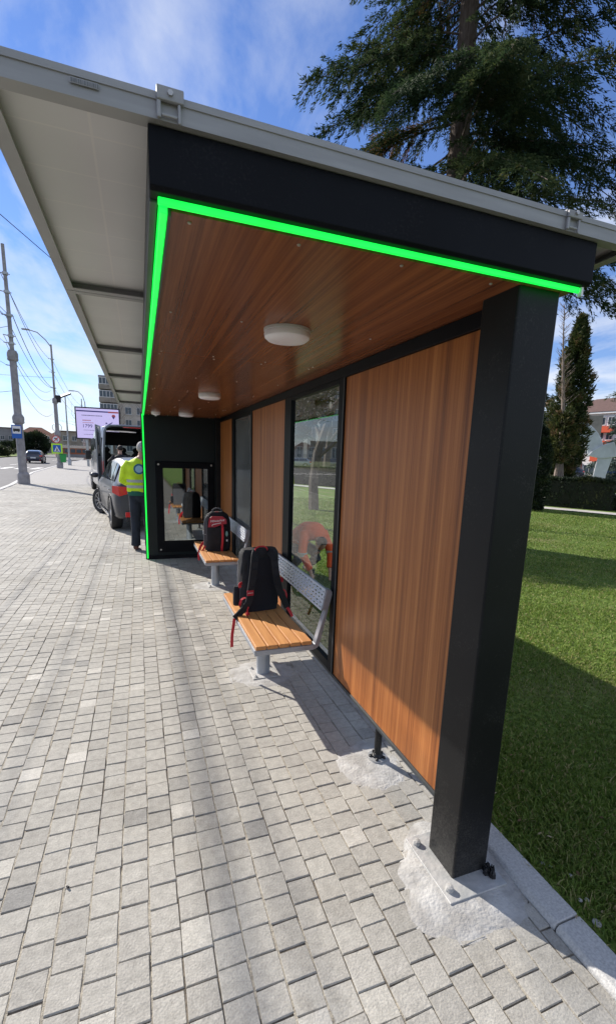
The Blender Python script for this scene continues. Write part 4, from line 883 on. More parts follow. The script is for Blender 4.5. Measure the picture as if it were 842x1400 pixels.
# ------------------------------------------------------------------ poles, wires, signs
def pole(loc, h, arms, label, collars=((2.8,.235),(5.4,.215))):
    t = thing('utility_pole', loc, label, 'utility pole'); q = lambda b, n, m, **k: b.build(n, m, t, world=False, **k)
    q(B().lathe((0,0,0), [(.25,0),(.25,.42),(.22,.48),(.19,.52)], 8), 'pole_base', M['pole'])
    q(B().lathe((0,0,.5), [(.175,0),(.155,2.3),(.135,4.9),(.085,5.2),(.065,h-.5)], 10), 'shaft', M['pole'], smooth=True)
    for z, r_ in collars: q(B().lathe((0,0,z-.2), [(.17,0),(r_,.05),(r_*.95,.13),(r_,.20),(r_*.98,.30),(.16,.42)], 12), 'collar', M['pole'], smooth=True)
    for z in arms: q(B().lathe((0,0,z-.05), [(.11,0),(.115,.1)], 10), 'cable_clamp', M['steel']); q(B().tube([(0,0,z),(-.28,0,z+.03)], .02, 6).tube([(0,0,z),(.16,.05,z)], .018, 6), 'insulator_arm', M['steel'])
    return t
pole((-4.92,23.8,0), 9.7, (8.6,7.9,7.0,6.2,5.9,5.0), 'tall grey concrete utility pole with the blue bus stop sign, nearest on the left')
p2 = pole((-6.3,43.6,0), 9.7, (8.6,7.6,6.4), 'grey concrete utility pole with the crosswalk sign and a street light arm')
pole((-4.92,-12,0), 9.7, (8.6,7.9,7.0), 'grey concrete utility pole out of sight behind the camera')
pole((-8.6,86,-.0), 9.7, (8.6,7.6), 'far grey utility pole behind the billboard')
b = B(); b.tube([(0,0,9.5),(-.35,0,10.0),(-.9,0,10.5),(-1.45,0,10.62)], .04, 8); b.build('lamp_arm', M['steel'], p2, world=False, smooth=True)
b = B(); b.box(-1.95,-1.4,-.12,.12,10.58,10.68); b.build('lamp_head', M['steel'], p2, world=False, bevel=.03)
b = B(); b.box(.06,.42,-.15,.15,5.3,5.85); b.build('junction_box', M['dark'], p2, world=False, bevel=.02)
b = B(); b.tube([(.34*math.cos(k*.3142),-.05,3.3+.34*math.sin(k*.3142)) for k in range(21)], .022, 6, cap=False); b.build('steel_hoop', M['steel'], p2, world=False)
M['wire'] = mat('cable_rubber', (.03,.03,.035), .6)
def wire(a, c, sag, r_, label):
    a, c = Vector(a), Vector(c); pts = []
    for k in range(25): t = k/24; p = a.lerp(c, t); p.z -= sag*4*t*(1-t); pts.append(p)
    o = MB().tube(pts, r_, 5).build('overhead_wire', M['wire']); tag(o, label, 'wire', 'overhead wires along the street')
HW = ['topmost','second from top','third from top','fourth from top','fifth from top','second lowest','lowest']
for i, (z0, z1, x, r_) in enumerate(((8.6,8.6,-.16,.012),(7.9,7.6,.10,.012),(7.05,6.4,-.14,.012),(7.05,6.4,.12,.016),(6.2,6.2,-.25,.010),(5.9,5.6,-.2,.010),(5.0,4.6,-.12,.010))):
    wire((-4.92+x,23.8,z0), (-6.3+x,43.6,z1), .5+.1*i, r_, HW[i]+' overhead wire running between the two utility poles')
for i, (z0, x, r_) in enumerate(((8.6,-.2,.010),(7.0,-.22,.011),(7.05,-.04,.011),(6.97,-.13,.012),(7.07,-.30,.009),(5.9,-.2,.007),(5.0,-.2,.007))):
    wire((-4.92+x,23.8,z0), (-4.92+x,-12,z0), .12+.01*i, r_, ['topmost','thick middle','thick second','thick lower','uppermost thick','second lowest','lowest'][i]+' overhead wire from the nearest pole out of the left edge')
for z0, z1, hw in ((8.6,8.6,'upper'),(7.6,7.6,'middle'),(6.4,7.0,'lower')): wire((-6.3,43.6,z0), (-8.6,86,z1), .7, .012, hw+' overhead wire running from the second pole to the far one')
wire((-9.4,2,9.3), (2.8,43.5,9.3), 0.0, .014, 'single black wire crossing the sky above the street to the roof')
for z, y, hw in ((6.6,23.8,'upper'),(4.0,23.8,'lower')): wire((-4.92,y,z), (-26,46,z+1.5), .6, .010, hw+' thin span wire crossing over the road from the nearest pole')
wire((-6.3,43.6,7.2), (-26,38,8), .6, .010, 'thin span wire crossing over the road from the second pole')
M['sign_blue'] = mat('sign_blue', (.01,.11,.45), .4); M['sign_white'] = mat('sign_white', (.75,.75,.76), .4); M['sign_yg'] = mat('sign_yellow_green', (.55,.9,.03), .5); M['sign_red'] = mat('sign_red', (.6,.03,.03), .4); M['sign_black'] = mat('sign_black', (.02,.02,.02), .5)
sg = thing('bus_stop_sign', (-4.97,23.55,1.98), 'blue and white bus stop sign with bus symbol on the nearest pole', 'sign', rotz=R(8)); q = lambda b, n, m, **k: b.build(n, m, sg, world=False, **k)
q(B().box(-.19,.19,0,.015,0,.56), 'sign_plate', M['sign_blue'], bevel=.004); q(B().box(-.155,.155,-.006,-.0005,.20,.52), 'white_field', M['sign_white'])
b = B(); b.box(-.125,.125,-.012,-.0065,.30,.41); b.box(-.11,-.07,-.012,-.0065,.275,.30); b.box(.05,.09,-.012,-.0065,.275,.30); q(b, 'bus_symbol', M['sign_black'])
q(B().box(-.03,.03,.016,.08,.1,.2).box(-.03,.03,.016,.08,.4,.5), 'sign_bracket', M['steel'])
sg = thing('crosswalk_sign', (-6.38,43.3,1.2), 'blue pedestrian crossing sign with bright yellow-green border on the second pole', 'sign'); q = lambda b, n, m, **k: b.build(n, m, sg, world=False, **k)
q(B().box(-.40,.40,0,.02,0,.80), 'sign_plate', M['sign_yg'], bevel=.01); q(B().box(-.29,.29,-.008,-.0005,.11,.69), 'blue_field', M['sign_blue'])
q(B().prism([(-.22,.16),(.22,.16),(0,.62)], 1, -.014, -.0085), 'white_triangle', M['sign_white'])
b = B(); b.prism([(-.03,.40),(.03,.40),(.05,.30),(.11,.18),(.07,.18),(.01,.27),(-.05,.18),(-.10,.18),(-.04,.30)], 1, -.019, -.0145); b.prism([(.03*math.cos(k*.785),.44+.03*math.sin(k*.785)) for k in range(8)], 1, -.019, -.0145); q(b, 'walking_figure', M['sign_black'])
sg = thing('no_left_turn_sign', (-6.40,43.35,2.34), 'round red-bordered sign with black left-turn arrow crossed out, above the crosswalk sign', 'sign'); q = lambda b, n, m, **k: b.build(n, m, sg, world=False, **k)
disc = lambda r_, a, c: B().prism([(r_*math.cos(k*.2618),r_*math.sin(k*.2618)) for k in range(24)], 1, a, c)
q(disc(.31,0,.02), 'sign_plate', M['sign_red']); q(disc(.25,-.008,-.0005), 'white_field', M['sign_white'])
q(B().prism([(.05,-.16),(.10,-.16),(.10,.04),(.04,.10),(-.05,.10),(-.05,.15),(-.15,.075),(-.05,0),(-.05,.05),(.03,.05),(.05,.03)], 1, -.014, -.0085), 'arrow', M['sign_black'])
q(B().prism([(-.19,-.15),(-.15,-.19),(.19,.15),(.15,.19)], 1, -.020, -.0145), 'red_bar', M['sign_red'])
bn = thing('litter_bin', (-5.98,43.4,.5), 'green plastic litter bin hanging on the second pole', 'bin'); b = B(); b.prism([(-.18,.0),(.18,.0),(.24,.62),(-.24,.62)], 1, -.16, .16); b.build('bin_body', mat('green_plastic', (.02,.30,.06), .5), bn, world=False, bevel=.03)
b = B(); b.box(-.26,.26,-.19,.19,.625,.70); b.build('bin_hood', mat('green_plastic_lid', (.02,.25,.05), .5), bn, world=False, bevel=.02)
# solar street lamp
sl = thing('solar_street_lamp', (-6.62,52.0,0), 'slim grey lamp post with tilted solar panel on top, left of the billboard', 'street lamp'); q = lambda b, n, m, **k: b.build(n, m, sl, world=False, **k)
q(B().lathe((0,0,0), [(.17,0),(.17,.5),(.12,.6)], 10), 'pole_base', M['steel'], smooth=True); q(B().lathe((0,0,.6), [(.10,0),(.07,3),(.05,6.0)], 10), 'pole', M['steel'], smooth=True)
q(B().box(-.55,.55,-.35,.35,6.66,6.80, rot=Matrix.Rotation(R(-24),3,'Y') @ Matrix.Rotation(R(18),3,'X')), 'solar_panel', M['edge_grey'], bevel=.01)
cl = thing('street_lamp', (-8.5,90,0), 'curved-arm street lamp rising behind the billboard', 'street lamp'); q = lambda b, n, m, **k: b.build(n, m, cl, world=False, **k)
q(B().lathe((0,0,0), [(.14,0),(.08,9.6)], 8), 'pole', M['steel']); q(B().tube([(0,0,9.5),(-.3,0,10.6),(-.9,0,11.2),(-1.6,0,11.3)], .06, 6), 'lamp_arm', M['steel']); q(B().box(-2.3,-1.55,-.15,.15,11.2,11.35), 'lamp_head', M['steel'])
# billboard
bb = thing('billboard', (-3.67,50,0), 'large lilac billboard with dark frame showing the number 1799', 'billboard', rotz=R(-3)); q = lambda b, n, m, **k: b.build(n, m, bb, world=False, **k)
M['screen'] = mat('lit_screen', (.3,.26,.42), .5, emit=(.60,.53,.88), estr=.42); M['navy'] = mat('print_navy', (.06,.05,.25), .5); M['pred'] = mat('print_red', (.65,.12,.12), .5); M['pgrey'] = mat('print_grey', (.22,.2,.32), .5)
q(B().box(-2.0,2.0,0,.35,2.58,5.60), 'frame', M['trim'], bevel=.03); q(B().box(-1.88,1.88,-.02,-.001,2.70,5.48), 'screen', M['screen'])
q(B().box(-1.86,.95,-.03,-.021,5.16,5.28), 'print_band', M['navy']); q(B().box(.955,1.86,-.03,-.021,5.14,5.28), 'print_band', M['pred'])
b = B(); x = -1.4
while x < .3: w_ = random.uniform(.04,.12); b.box(x,x+w_,-.03,-.021,4.78,4.86); x += w_+.03
q(b, 'small_print', M['pgrey'])
b = B(); x = -1.35
while x < -.7: w_ = random.uniform(.04,.10); b.box(x,x+w_,-.03,-.021,4.32,4.40); x += w_+.025
q(b, 'small_print', M['pred'])
b = B(); x = -1.35
while x < -.4: w_ = random.uniform(.03,.10); b.box(x,x+w_,-.03,-.021,4.12,4.17); x += w_+.03
q(b, 'small_print', M['pred'])
for z, xe in ((3.42,-.3),(3.02,-.5)):
    b = B(); x = -1.3
    while x < xe: w_ = random.uniform(.03,.10); b.box(x,x+w_,-.03,-.021,z,z+.05); x += w_+.03
    q(b, 'small_print', M['pgrey'])
text_mesh('1799', .46, M['navy'], 'price_print', bb, Matrix.Translation((-.95,-.03,3.82)) @ Rx90, extrude=.006); text_mesh('lei', .16, M['navy'], 'price_print', bb, Matrix.Translation((-.25,-.03,3.93)) @ Rx90, extrude=.004)
b = B(); b.prism([(1.42+.17*math.cos(k*.524),4.86+.15*math.sin(k*.524)) for k in range(12)], 1, -.03, -.021); q(b, 'round_emblem', M['pred']); b = B(); b.prism([(1.28,4.80),(1.42,4.86),(1.5,4.7),(1.4,4.56)], 1, -.036, -.0305); q(b, 'round_emblem', M['navy'])
b = B(); b.prism([(.3,3.8),(.55,3.98),(.8,4.02),(1.3,4.3),(1.3,4.22),(.85,3.92),(.6,3.85),(.4,3.75)], 1, -.03, -.021); b.prism([(.65,4.2),(.78,4.25),(.85,4.12),(.7,4.1)], 1, -.03, -.021); q(b, 'print_figure', M['navy'])
q(B().box(-1.2,-1.0,.1,.3,0,2.58).box(1.0,1.2,.1,.3,0,2.58), 'support', M['steel'])

# ------------------------------------------------------------------ trees and shrubs
def spruce(loc, h, base_z, rad, seed, label, m, nb=120, leaf=(.075,.017), npts=7, nper=4, trunk_r=.2, droop=.30, group=None, hang=.22, dens=1.0, sector=None, twigs=13, dead=0.0, low=None):
    rg = np.random.default_rng(seed); t = thing('spruce_tree', loc, label, 'tree', group)
    b = B(); b.tube([(0,0,0),(.02,.01,h*.25),(-.02,.02,h*.5),(.01,0,h*.8),(0,0,h)], [trunk_r*1.25,trunk_r,trunk_r*.72,trunk_r*.3,.01], 12); b.build('trunk', M['bark'], t, world=False, smooth=True)
    lb = B(); PTS, DRS, RD = [], [], []
    for k in range(nb):
        f = (k+rg.random())/nb; z = base_z + (h-base_z-.3)*f**1.15; a = rg.uniform(0, 2*np.pi) if sector is None else rg.uniform(*sector)
        L_ = rad*(1-f)**.75*rg.uniform(.72, 1.12)+.15; d = np.array([math.cos(a), math.sin(a), 0]); dr = droop*rg.uniform(.6, 1.35)
        S_ = np.linspace(0, 1, 7); pts = np.array([0,0,z]) + np.outer(S_*L_, d) + np.outer((.10*S_ - dr*S_**2*1.5 + .35*dr*S_**4)*L_, [0,0,1])
        lb.tube([tuple(p) for p in pts], [max(.006, .024*L_/rad*trunk_r*5*(1-.85*s)) for s in S_], 5, cap=False)
        side = np.array([-d[1], d[0], 0]); nt_ = max(4, int(twigs*L_/rad*dens+3)); tone = rg.normal(0, .13); isd = rg.random() < dead
        for j in range(nt_):
            s = .14+.86*(j+rg.random())/nt_; i0 = min(5, int(s*6)); p = pts[i0]+(pts[i0+1]-pts[i0])*(s*6-i0)
            for sg in (-1, 1):
                ln = (.12+.34*L_*(1-s)**.8*rg.uniform(.6,1.25))*(1 if L_ > .6 else .7); ln = min(ln, 1.1); dd = d*.75+side*sg*rg.uniform(.5,1.0); dd = dd/np.linalg.norm(dd)
                m_ = max(3, int(npts*(ln/.5)+2)); q_ = np.linspace(.05, 1, m_); tp = p + np.outer(q_*ln, dd) - np.outer((q_**1.6)*ln*hang*rg.uniform(1.0,3.2), [0,0,1])
                PTS.append(tp); DRS.append(np.tile(dd - np.array([0,0,.55*hang*3]), (m_,1))); RD.append(np.clip(np.full(m_, .42+tone)+rg.normal(0,.12,m_), 0, .9) if not isd else np.full(m_, rg.uniform(.9,1)))
    lb.build('branches', M['bark'], t, world=False)
    PTS = np.concatenate(PTS); DRS = np.concatenate(DRS); RD = np.concatenate(RD)
    v, f_ = leaves(PTS, DRS, leaf[0], leaf[1], nper, .42, rg, .12)
    o = mesh_np('crown', v, f_, m, np.repeat(RD, nper), t); return t
spruce((5.75, 8.25, 0), 19, 5.3, 3.9, 5, 'tall dark spruce with drooping branches rising behind the shelter roof', M['spruce'], nb=165, leaf=(.085,.0165), npts=11, nper=9, trunk_r=.215, droop=.40, twigs=19, dead=.025, hang=.34)
spruce((11.6, 5.2, 0), 17, 3.9, 3.3, 9, 'dark spruce at the right edge with low branches reaching past the black post', M['spruce'], nb=85, leaf=(.085,.0165), npts=9, nper=8, trunk_r=.2, droop=.22, twigs=12)
spruce((35.6, 25.7, 0), 8.2, .4, 2.6, 21, 'bluish spruce standing beside the white and red building', M['blue_spruce'], nb=110, leaf=(.24,.07), npts=4, nper=3, trunk_r=.14, droop=.16, twigs=9)
spruce((29.0, 28.6, 0), 8.2, 2.4, 2.0, 22, 'small dark spruce peeking out between the post and the thuja', M['spruce'], nb=70, leaf=(.22,.06), npts=4, nper=3, trunk_r=.12, droop=.2, twigs=8)

def clump(name, loc, label, cat, m, vol, n, leaf, up=.6, trunk=None, rot=0, tone=.45, group=None, parts=('crown','trunk'), core=None, nper=3):
    """vol(rg) -> (p, outward dir) sampled through the plant's volume"""
    t = thing(name, loc, label, cat, group, rotz=rot); rg = np.random.default_rng(abs(hash(label[:6])) % 1000 if False else len(label)*7+n % 97)
    p, d, lo = vol(rg, n); v, f_ = leaves(p, unit(d + np.array([0,0,up])), leaf[0], leaf[1], nper, .5, rg)
    rd = np.clip(tone + lo*.22 + rg.normal(0, .12, len(p)), 0, 1); mesh_np(parts[0], v, f_, m, np.repeat(rd, nper), t)
    if trunk: trunk(t)
    if core: core(t)
    return t
def column_vol(h, prof, z0=0, lump=.16, fill=.35):
    def f(rg, n):
        z = rg.uniform(0, 1, n); a = rg.uniform(0, 2*np.pi, n); r0 = np.interp(z, [q[0] for q in prof], [q[1] for q in prof])
        l1 = np.sin(a*3+z*17)+np.sin(a*5-z*29+1)+.8*np.sin(a*2+z*43+2); r_ = r0*(1+lump*l1*.5)*(1-fill*rg.random(n)**2); keep = rg.random(n) < np.clip(.72+.3*l1, .15, 1)
        p = np.column_stack([r_*np.cos(a), r_*np.sin(a), z0+z*h])[keep]; d = np.column_stack([np.cos(a), np.sin(a), np.zeros(n)])[keep]; return p, d, l1[keep]
    return f
def tr(pts, rs, m, nm='trunk'):
    def f(t): b = B(); b.tube(pts, rs, 9); b.build(nm, m, t, world=False, smooth=True)
    return f
clump('thuja_tree', (16.45,14.5,0), 'tall ragged green thuja column standing behind the hedge beside a dead trunk', 'tree', M['thuja'], column_vol(6.35, [(0,.25),(.06,.45),(.3,.60),(.55,.50),(.75,.34),(.9,.18),(1,.03)], .95, .55, .7), 13000, (.17,.05), 1.0, tr([(0,0,0),(.02,0,2),(0,0,5),(0,0,7)], [.14,.11,.06,.01], M['bark_pale']))
# dead, half bare thuja next to it
dt = thing('dead_tree', (15.62,13.93,0), 'half-dead pale trunk with bare twigs at the top, left of the thuja column', 'tree')
b = B(); b.tube([(0,0,0),(.02,0,1.0),(.05,0,2.0),(-.05,0,2.9),(-.02,.08,3.5),(-.12,.15,4.5),(-.22,.25,5.6),(-.30,.33,6.6),(-.36,.38,7.6)], [.17,.14,.11,.085,.075,.055,.04,.022,.006], 9); b.tube([(.14,-.14,0),(.12,-.1,1.1),(.1,0,2.1)], [.13,.10,.05], 8); b.build('trunk', M['bark_pale'], dt, world=False, smooth=True)
b = B(); rg = random.Random(4)
for k in range(90):
    z = rg.uniform(3.8,7.5); a = rg.uniform(0,6.28); L_ = rg.uniform(.15,.5)*(1.15-(z-3.8)/5); p0 = Vector((-.02-.083*(z-3.5),.08+.075*(z-3.5),z)); p1 = p0+Vector((math.cos(a)*L_*.6,math.sin(a)*L_*.6,L_*.5)); p2 = p1+Vector((math.cos(a+.5)*L_*.4,math.sin(a+.5)*L_*.4,L_*.45)); b.tube([p0,p1,p2], [.012,.008,.004], 4, cap=False); b.tube([p1,p1+Vector((math.cos(a-.9)*.15,math.sin(a-.9)*.15,.14))], [.007,.003], 4, cap=False)
b.build('bare_twigs', M['bark_pale'], dt, world=False)
rg = np.random.default_rng(5); pp, d, lo = column_vol(1.9, [(0,.25),(.4,.55),(1,.2)], 1.7, .4, .8)(rg, 2600); v, f_ = leaves(pp+np.array([-.1,0,0]), unit(d+np.array([0,0,.7])), .16, .05, 3, .5, rg); mesh_np('crown', v, f_, M['thuja'], np.repeat(np.clip(.68+lo*.15, 0, 1), 3), dt)
clump('columnar_shrub', (13.05,12.80,0), 'dark dense columnar evergreen shrub hugging the right side of the black post', 'shrub', M['hedge'], column_vol(3.0, [(0,.50),(.3,.62),(.7,.55),(.92,.34),(1,.08)], .02, .12, .25), 12000, (.10,.035), .8, tr([(0,0,0),(0,0,1.5)], [.08,.05], M['bark']), tone=.25)
# clipped hedge in two blocks with a gap for the monument foot
def hedge(cen_, length, wid, h, label, n):
    a = math.atan2(pd.y, pd.x)
    def vol(rg, n):
        p = np.column_stack([rg.uniform(-length/2,length/2,n), rg.uniform(-wid/2,wid/2,n), rg.uniform(.02,h,n)]); face = rg.integers(0,3,n)
        p[face==0,1] = -wid/2+rg.exponential(.03,(face==0).sum()); p[face==1,2] = h-rg.exponential(.03,(face==1).sum()); lo = np.sin(p[:,0]*3.1)+np.sin(p[:,2]*7+p[:,0]*5); p[:,2] += .03*np.sin(p[:,0]*4)*(p[:,2] > .5); d = np.column_stack([np.zeros(n), -np.ones(n)*(face==0), (face==1)*1.0]); return p, d, lo
    def core(t): B().box(-length/2+.06,length/2-.06,-wid/2+.07,wid/2-.07,0,h-.08).build('inner_twigs', M['hedge_core'], t, world=False)
    return clump('hedge', (*cen_,0), label, 'hedge', M['hedge'], vol, n, (.075,.04), .25, rot=a+math.pi, tone=.62, parts=('foliage','x'), core=core)
M['hedge_core'] = mat('hedge_inside', (.018,.022,.012), .95)
hc = c0 + pn*1.5 
hedge(tuple(hc-pd*(.9)), 4.3, .8, 1.12, 'dark clipped hedge left of the stone monument foot, along the pale path', 17000)
hedge(tuple(hc+pn*.2+pd*5.3), 6.6, .8, 1.10, 'dark clipped hedge right of the monument foot, cut by the right edge', 17000)
hedge(tuple(hc+pn*.45+pd*1.6), 1.9, .5, .45, 'low clipped hedge strip in front of the monument foot', 5000)
hedge(tuple(hc-pd*14), 20, .8, 1.0, 'long clipped hedge running on behind the shelter wall', 22000)

# bare trees seen through the window
def bare_tree(loc, h, r_, seed, label, forks=(.35,), depth=6, name='bare_tree'):
    t = thing(name, loc, label, 'tree'); rg = random.Random(seed); tb = B(); cb = B()
    def grow(p, d, L_, r, lev):
        n = 4; pts = [p]; q_ = p; dd = d.copy()
        for k in range(n): dd = (dd+Vector((rg.gauss(0,.13),rg.gauss(0,.13),rg.gauss(.02,.08)))).normalized(); q_ = q_+dd*L_/n; pts.append(q_)
        rr = [r*(1-.42*k/n) for k in range(n+1)]; (tb if lev == 0 else cb).tube(pts, rr, 8 if lev < 2 else 4, cap=False)
        if lev >= depth: return
        for k in range(3 if lev < 3 else 3):
            s_ = rg.uniform(.45,1.0) if k else 1.0; i = min(n-1, int(s_*n)); pt = pts[i].lerp(pts[i+1], s_*n-i if s_ < 1 else 1); a = rg.uniform(0,6.28); sp = rg.uniform(.35,.85)
            nd = (dd+Vector((math.cos(a)*sp,math.sin(a)*sp,rg.uniform(-.05,.35)))).normalized(); grow(pt, nd, L_*rg.uniform(.58,.82), rr[-1]*rg.uniform(.5,.72), lev+1)
    grow(Vector((0,0,0)), Vector((0,0,1)), h*.38, r_, 0)
    tb.build('trunk', M['bark'], t, world=False, smooth=True); cb.build('branches', M['bark'], t, world=False, smooth=True); return t
bare_tree((5.0,13.2,0), 9, .17, 3, 'bare tree on the lawn seen through the window, its trunk above the orange jacket')
clump('evergreen_tree', (3.15,10.6,0), 'dark evergreen behind the shelter wall, just beyond the left edge of the window', 'tree', M['thuja'], column_vol(3.6, [(0,.5),(.25,1.05),(.6,.95),(.85,.5),(1,.05)], 2.0, .35, .8), 7000, (.14,.045), .6, tr([(0,0,0),(.03,0,2),(0,0,4.5)], [.13,.10,.03], M['bark']))  # evergreen added behind the wall to lay broad shade bands on the lawn
bare_tree((13.5,33.0,0), 11, .34, 8, 'wide bare tree in front of the columned building, seen through the window')
bare_tree((23,58,0), 12, .3, 12, 'far bare tree beyond the park road, seen at the left of the window')
bare_tree((31,64,0), 12, .3, 14, 'far bare tree beyond the park road, seen at the right of the window')
bare_tree((-3.5,78,0), 11, .28, 16, 'bare street tree behind the van and billboard')
bare_tree((-8.9,110,0), 12, .3, 17, 'far bare tree between lamp post and billboard')
bare_tree((1.8,72,0), 13, .28, 18, 'bare street tree in front of the apartment tower')

# ------------------------------------------------------------------ buildings
M['stucco'] = mat('pale_stucco', (.46,.43,.38), .9, noise=.15, nscale=.6); M['win'] = mat('window_glass', (.05,.07,.09), .12); M['winf'] = mat('window_frame_white', (.6,.6,.6), .6)
M['brownc'] = mat('brown_concrete', (.30,.265,.225), .9, noise=.25, nscale=.8); M['whitew'] = mat('white_render', (.72,.72,.73), .85, noise=.08, nscale=.5); M['redb'] = mat('red_render', (.62,.09,.035), .8); M['roofb'] = mat('brown_roof', (.13,.075,.06), .8, noise=.2, nscale=3)
M['brick'] = mat('red_brick_pier', (.22,.07,.05), .9); M['tile'] = mat('orange_roof_tiles', (.28,.12,.07), .85, noise=.25, nscale=2); M['greyw'] = mat('grey_render', (.25,.25,.25), .9, noise=.2, nscale=.4); M['creamw'] = mat('cream_render', (.62,.53,.43), .9, noise=.15, nscale=.5); M['orange_wall'] = mat('orange_brown_cladding', (.34,.11,.05), .8, noise=.2, nscale=1)
M['darkw'] = mat('dark_facade', (.20,.17,.15), .8)
_wm = {}
def win_mesh(w_, h, sill):
    key = (w_, h, sill)
    if key in _wm: return _wm[key]
    b = B(); b.cur = 1; f = .07
    for (a, c, z0, z1) in ((-w_/2-f,-w_/2,-f,h+f),(w_/2,w_/2+f,-f,h+f),(-w_/2,w_/2,h,h+f),(-w_/2,w_/2,-f,0),(-.03,.03,0,h)): b.box(a,c,-.10,.02,z0,z1)
    b.cur = 0; b.box(-w_/2,w_/2,-.03,.03,0,h)
    if sill: b.cur = 1; b.box(-w_/2-.15,w_/2+.15,-.22,-.10,-f-.08,-f)
    o = b.build('window', [M['win'], M['winf']]); me = o.data; bpy.data.objects.remove(o); _wm[key] = me; return me
def add_windows(t, xs, zs, y, w_, h, sill=True):
    me = win_mesh(w_, h, sill)
    for z in zs:
        for x in xs: o = bpy.data.objects.new('window', me); COL.objects.link(o); o.parent = t; o.location = (x, y, z)
def building(name, loc, rotz, label, w_, d, h, wall, xs, zs, ww=1.3, wh=1.5, roof=None, roof_m=None, group=None):
    t = thing(name, loc, label, 'building', group, rotz=rotz); B().box(-w_/2,w_/2,0,d,-.3,h).build('wall', wall, t, world=False)
    add_windows(t, xs, zs, -.03, ww, wh)
    if roof == 'hip':
        B().add([(-w_/2-.5,-.5,h),(w_/2+.5,-.5,h),(w_/2+.5,d+.5,h),(-w_/2-.5,d+.5,h),(-w_/2+d*.45,d/2,h+d*.33),(w_/2-d*.45,d/2,h+d*.33)], [(0,1,2,3),(0,1,5,4),(1,2,5),(2,3,4,5),(3,0,4)]).build('roof', roof_m or M['tile'], t, world=False)
    else: B().box(-w_/2-.15,w_/2+.15,-.15,d+.15,h+.002,h+.35).build('parapet', roof_m or M['greyw'], t, world=False)
    return t
# apartment tower beyond the van
at_ = building('apartment_tower', (-2.0,122,0), R(2), 'grey-beige apartment tower with enclosed balconies behind the billboard and van', 12.5, 14, 18.3, M['stucco'], (-.2,2.4,5.0), tuple(1.6+2.9*k for k in range(6)), 1.3, 1.5, roof_m=M['greyw'])
for k in range(6):
    z = 1.0+2.9*k; B().box(-6.4,-2.4,-1.5,-.01,z,z+1.05).build('balcony', M['brownc'], at_, world=False, bevel=.05)
    f = B().box(-6.3,-2.5,-1.45,-.01,z+1.051,z+2.6).build('balcony_glazing', M['winf'], at_, world=False)
    for j in range(5): B().box(-6.2+.74*j,-5.6+.74*j,-1.49,-1.451,z+1.2,z+2.45).build('pane', M['win'], f, world=False)
for x, z, h in ((-3.5,18.66,1.6),(2,18.66,2.2)): B().box(x-1,x+1,4,7,z-.3,z+h).build('roof_housing', M['greyw'], at_, world=False)
building('apartment_block', (16,150,0), R(-4), 'long apartment block behind the tower, mostly hidden by the shelter', 26, 12, 15, M['stucco'], tuple(-11+2.75*k for k in range(9)), tuple(1.6+2.9*k for k in range(5)))
# houses along the left horizon
hs = [(-64,190,10,6.5,M['whitew'],'hip','white house with orange roof at the far left of the street'),(-50,205,15,8.5,M['greyw'],None,'wide grey block on the left horizon behind the bus stop sign'),(-36,200,12,8.4,M['creamw'],'hip','cream house with orange roof behind the dark car'),(-27,185,9,6.0,M['greyw'],'hip','grey house with tiled roof left of the second pole'),(-19,170,10,7.0,M['brownc'],None,'brown flat-roofed house between the second pole and the lamp post'),(-9,160,9,5.2,M['creamw'],'hip','small cream house behind the billboard posts'),(-83,210,16,9,M['brownc'],None,'brown block at the very left of the horizon')]
for i, (x, y, w_, h, m_, rf, lb) in enumerate(hs):
    building('far_house', (x,y,0), math.atan2(x, y)*-1, lb, w_, 9, h*.75 if rf else h, m_, tuple(-w_/2+1.6+2.6*k for k in range(int((w_-2)/2.6))), (1.4,) if h < 6 else (1.4,4.3), 1.2, 1.4, roof=rf, roof_m=None if rf else M['roofb'], group='houses on the left horizon')
tb_ = thing('tram', (-8.6,82,0), 'long low brown and orange tram with dark windows beyond the crosswalk', 'tram', rotz=R(12)); q = lambda b, n, m, **k: b.build(n, m, tb_, world=False, **k)
q(B().box(-3.6,3.6,0,2.3,.35,2.1), 'body', M['orange_wall'], bevel=.1); q(B().box(-3.65,3.65,-.03,2.33,1.72,2.12), 'roof_band', M['creamw'], bevel=.05); q(B().box(-3.65,3.65,-.04,-.001,.3,.8), 'skirt', M['greyw'])
for k in range(8): q(B().box(-3.3+.85*k,-2.65+.85*k,-.03,.02,1.05,1.6), 'window', M['win'])
# tree masses on the left
def round_bush(loc, rx, h, label, n, cat='tree', name='evergreen_tree', tone=.3):
    def vol(rg, n):
        d = unit(rg.normal(0,1,(n,3))); l1 = np.sin(d[:,0]*7+1)+np.sin(d[:,1]*9)+np.sin(d[:,2]*8+2); r_ = (1+.07*l1)*(1-.3*rg.random(n)**2); return np.column_stack([d[:,0]*rx*r_, d[:,1]*rx*r_, h*.55+d[:,2]*h*.5*r_]), d, l1
    return clump(name, loc, label, cat, M['hedge'], vol, n, (.45,.2), .3, tr([(0,0,0),(0,0,h*.6)], [.18,.08], M['bark']), tone=tone)
round_bush((-22.6,112,0), 1.4, 4.3, 'narrow dark evergreen right beside the nearest pole in the distance', 1500)
round_bush((-20.0,110,0), 2.2, 4.4, 'dark rounded evergreen beyond the dark car', 2600)
round_bush((-28.2,125,0), 1.6, 2.6, 'small round dark bush at the left horizon', 900, 'bush', 'round_bush')
round_bush((-24.5,100,0), 2.0, 1.4, 'low green bush on the verge behind the dark car', 900, 'bush', 'round_bush', .7)
round_bush((-41,150,0), 3.0, 4.5, 'dark tree behind the bus stop sign', 1600)
sheet('road_verge', [(-21.5,78),(-60,60),(-70,170),(-24,170)], -.06, M['lawn'])
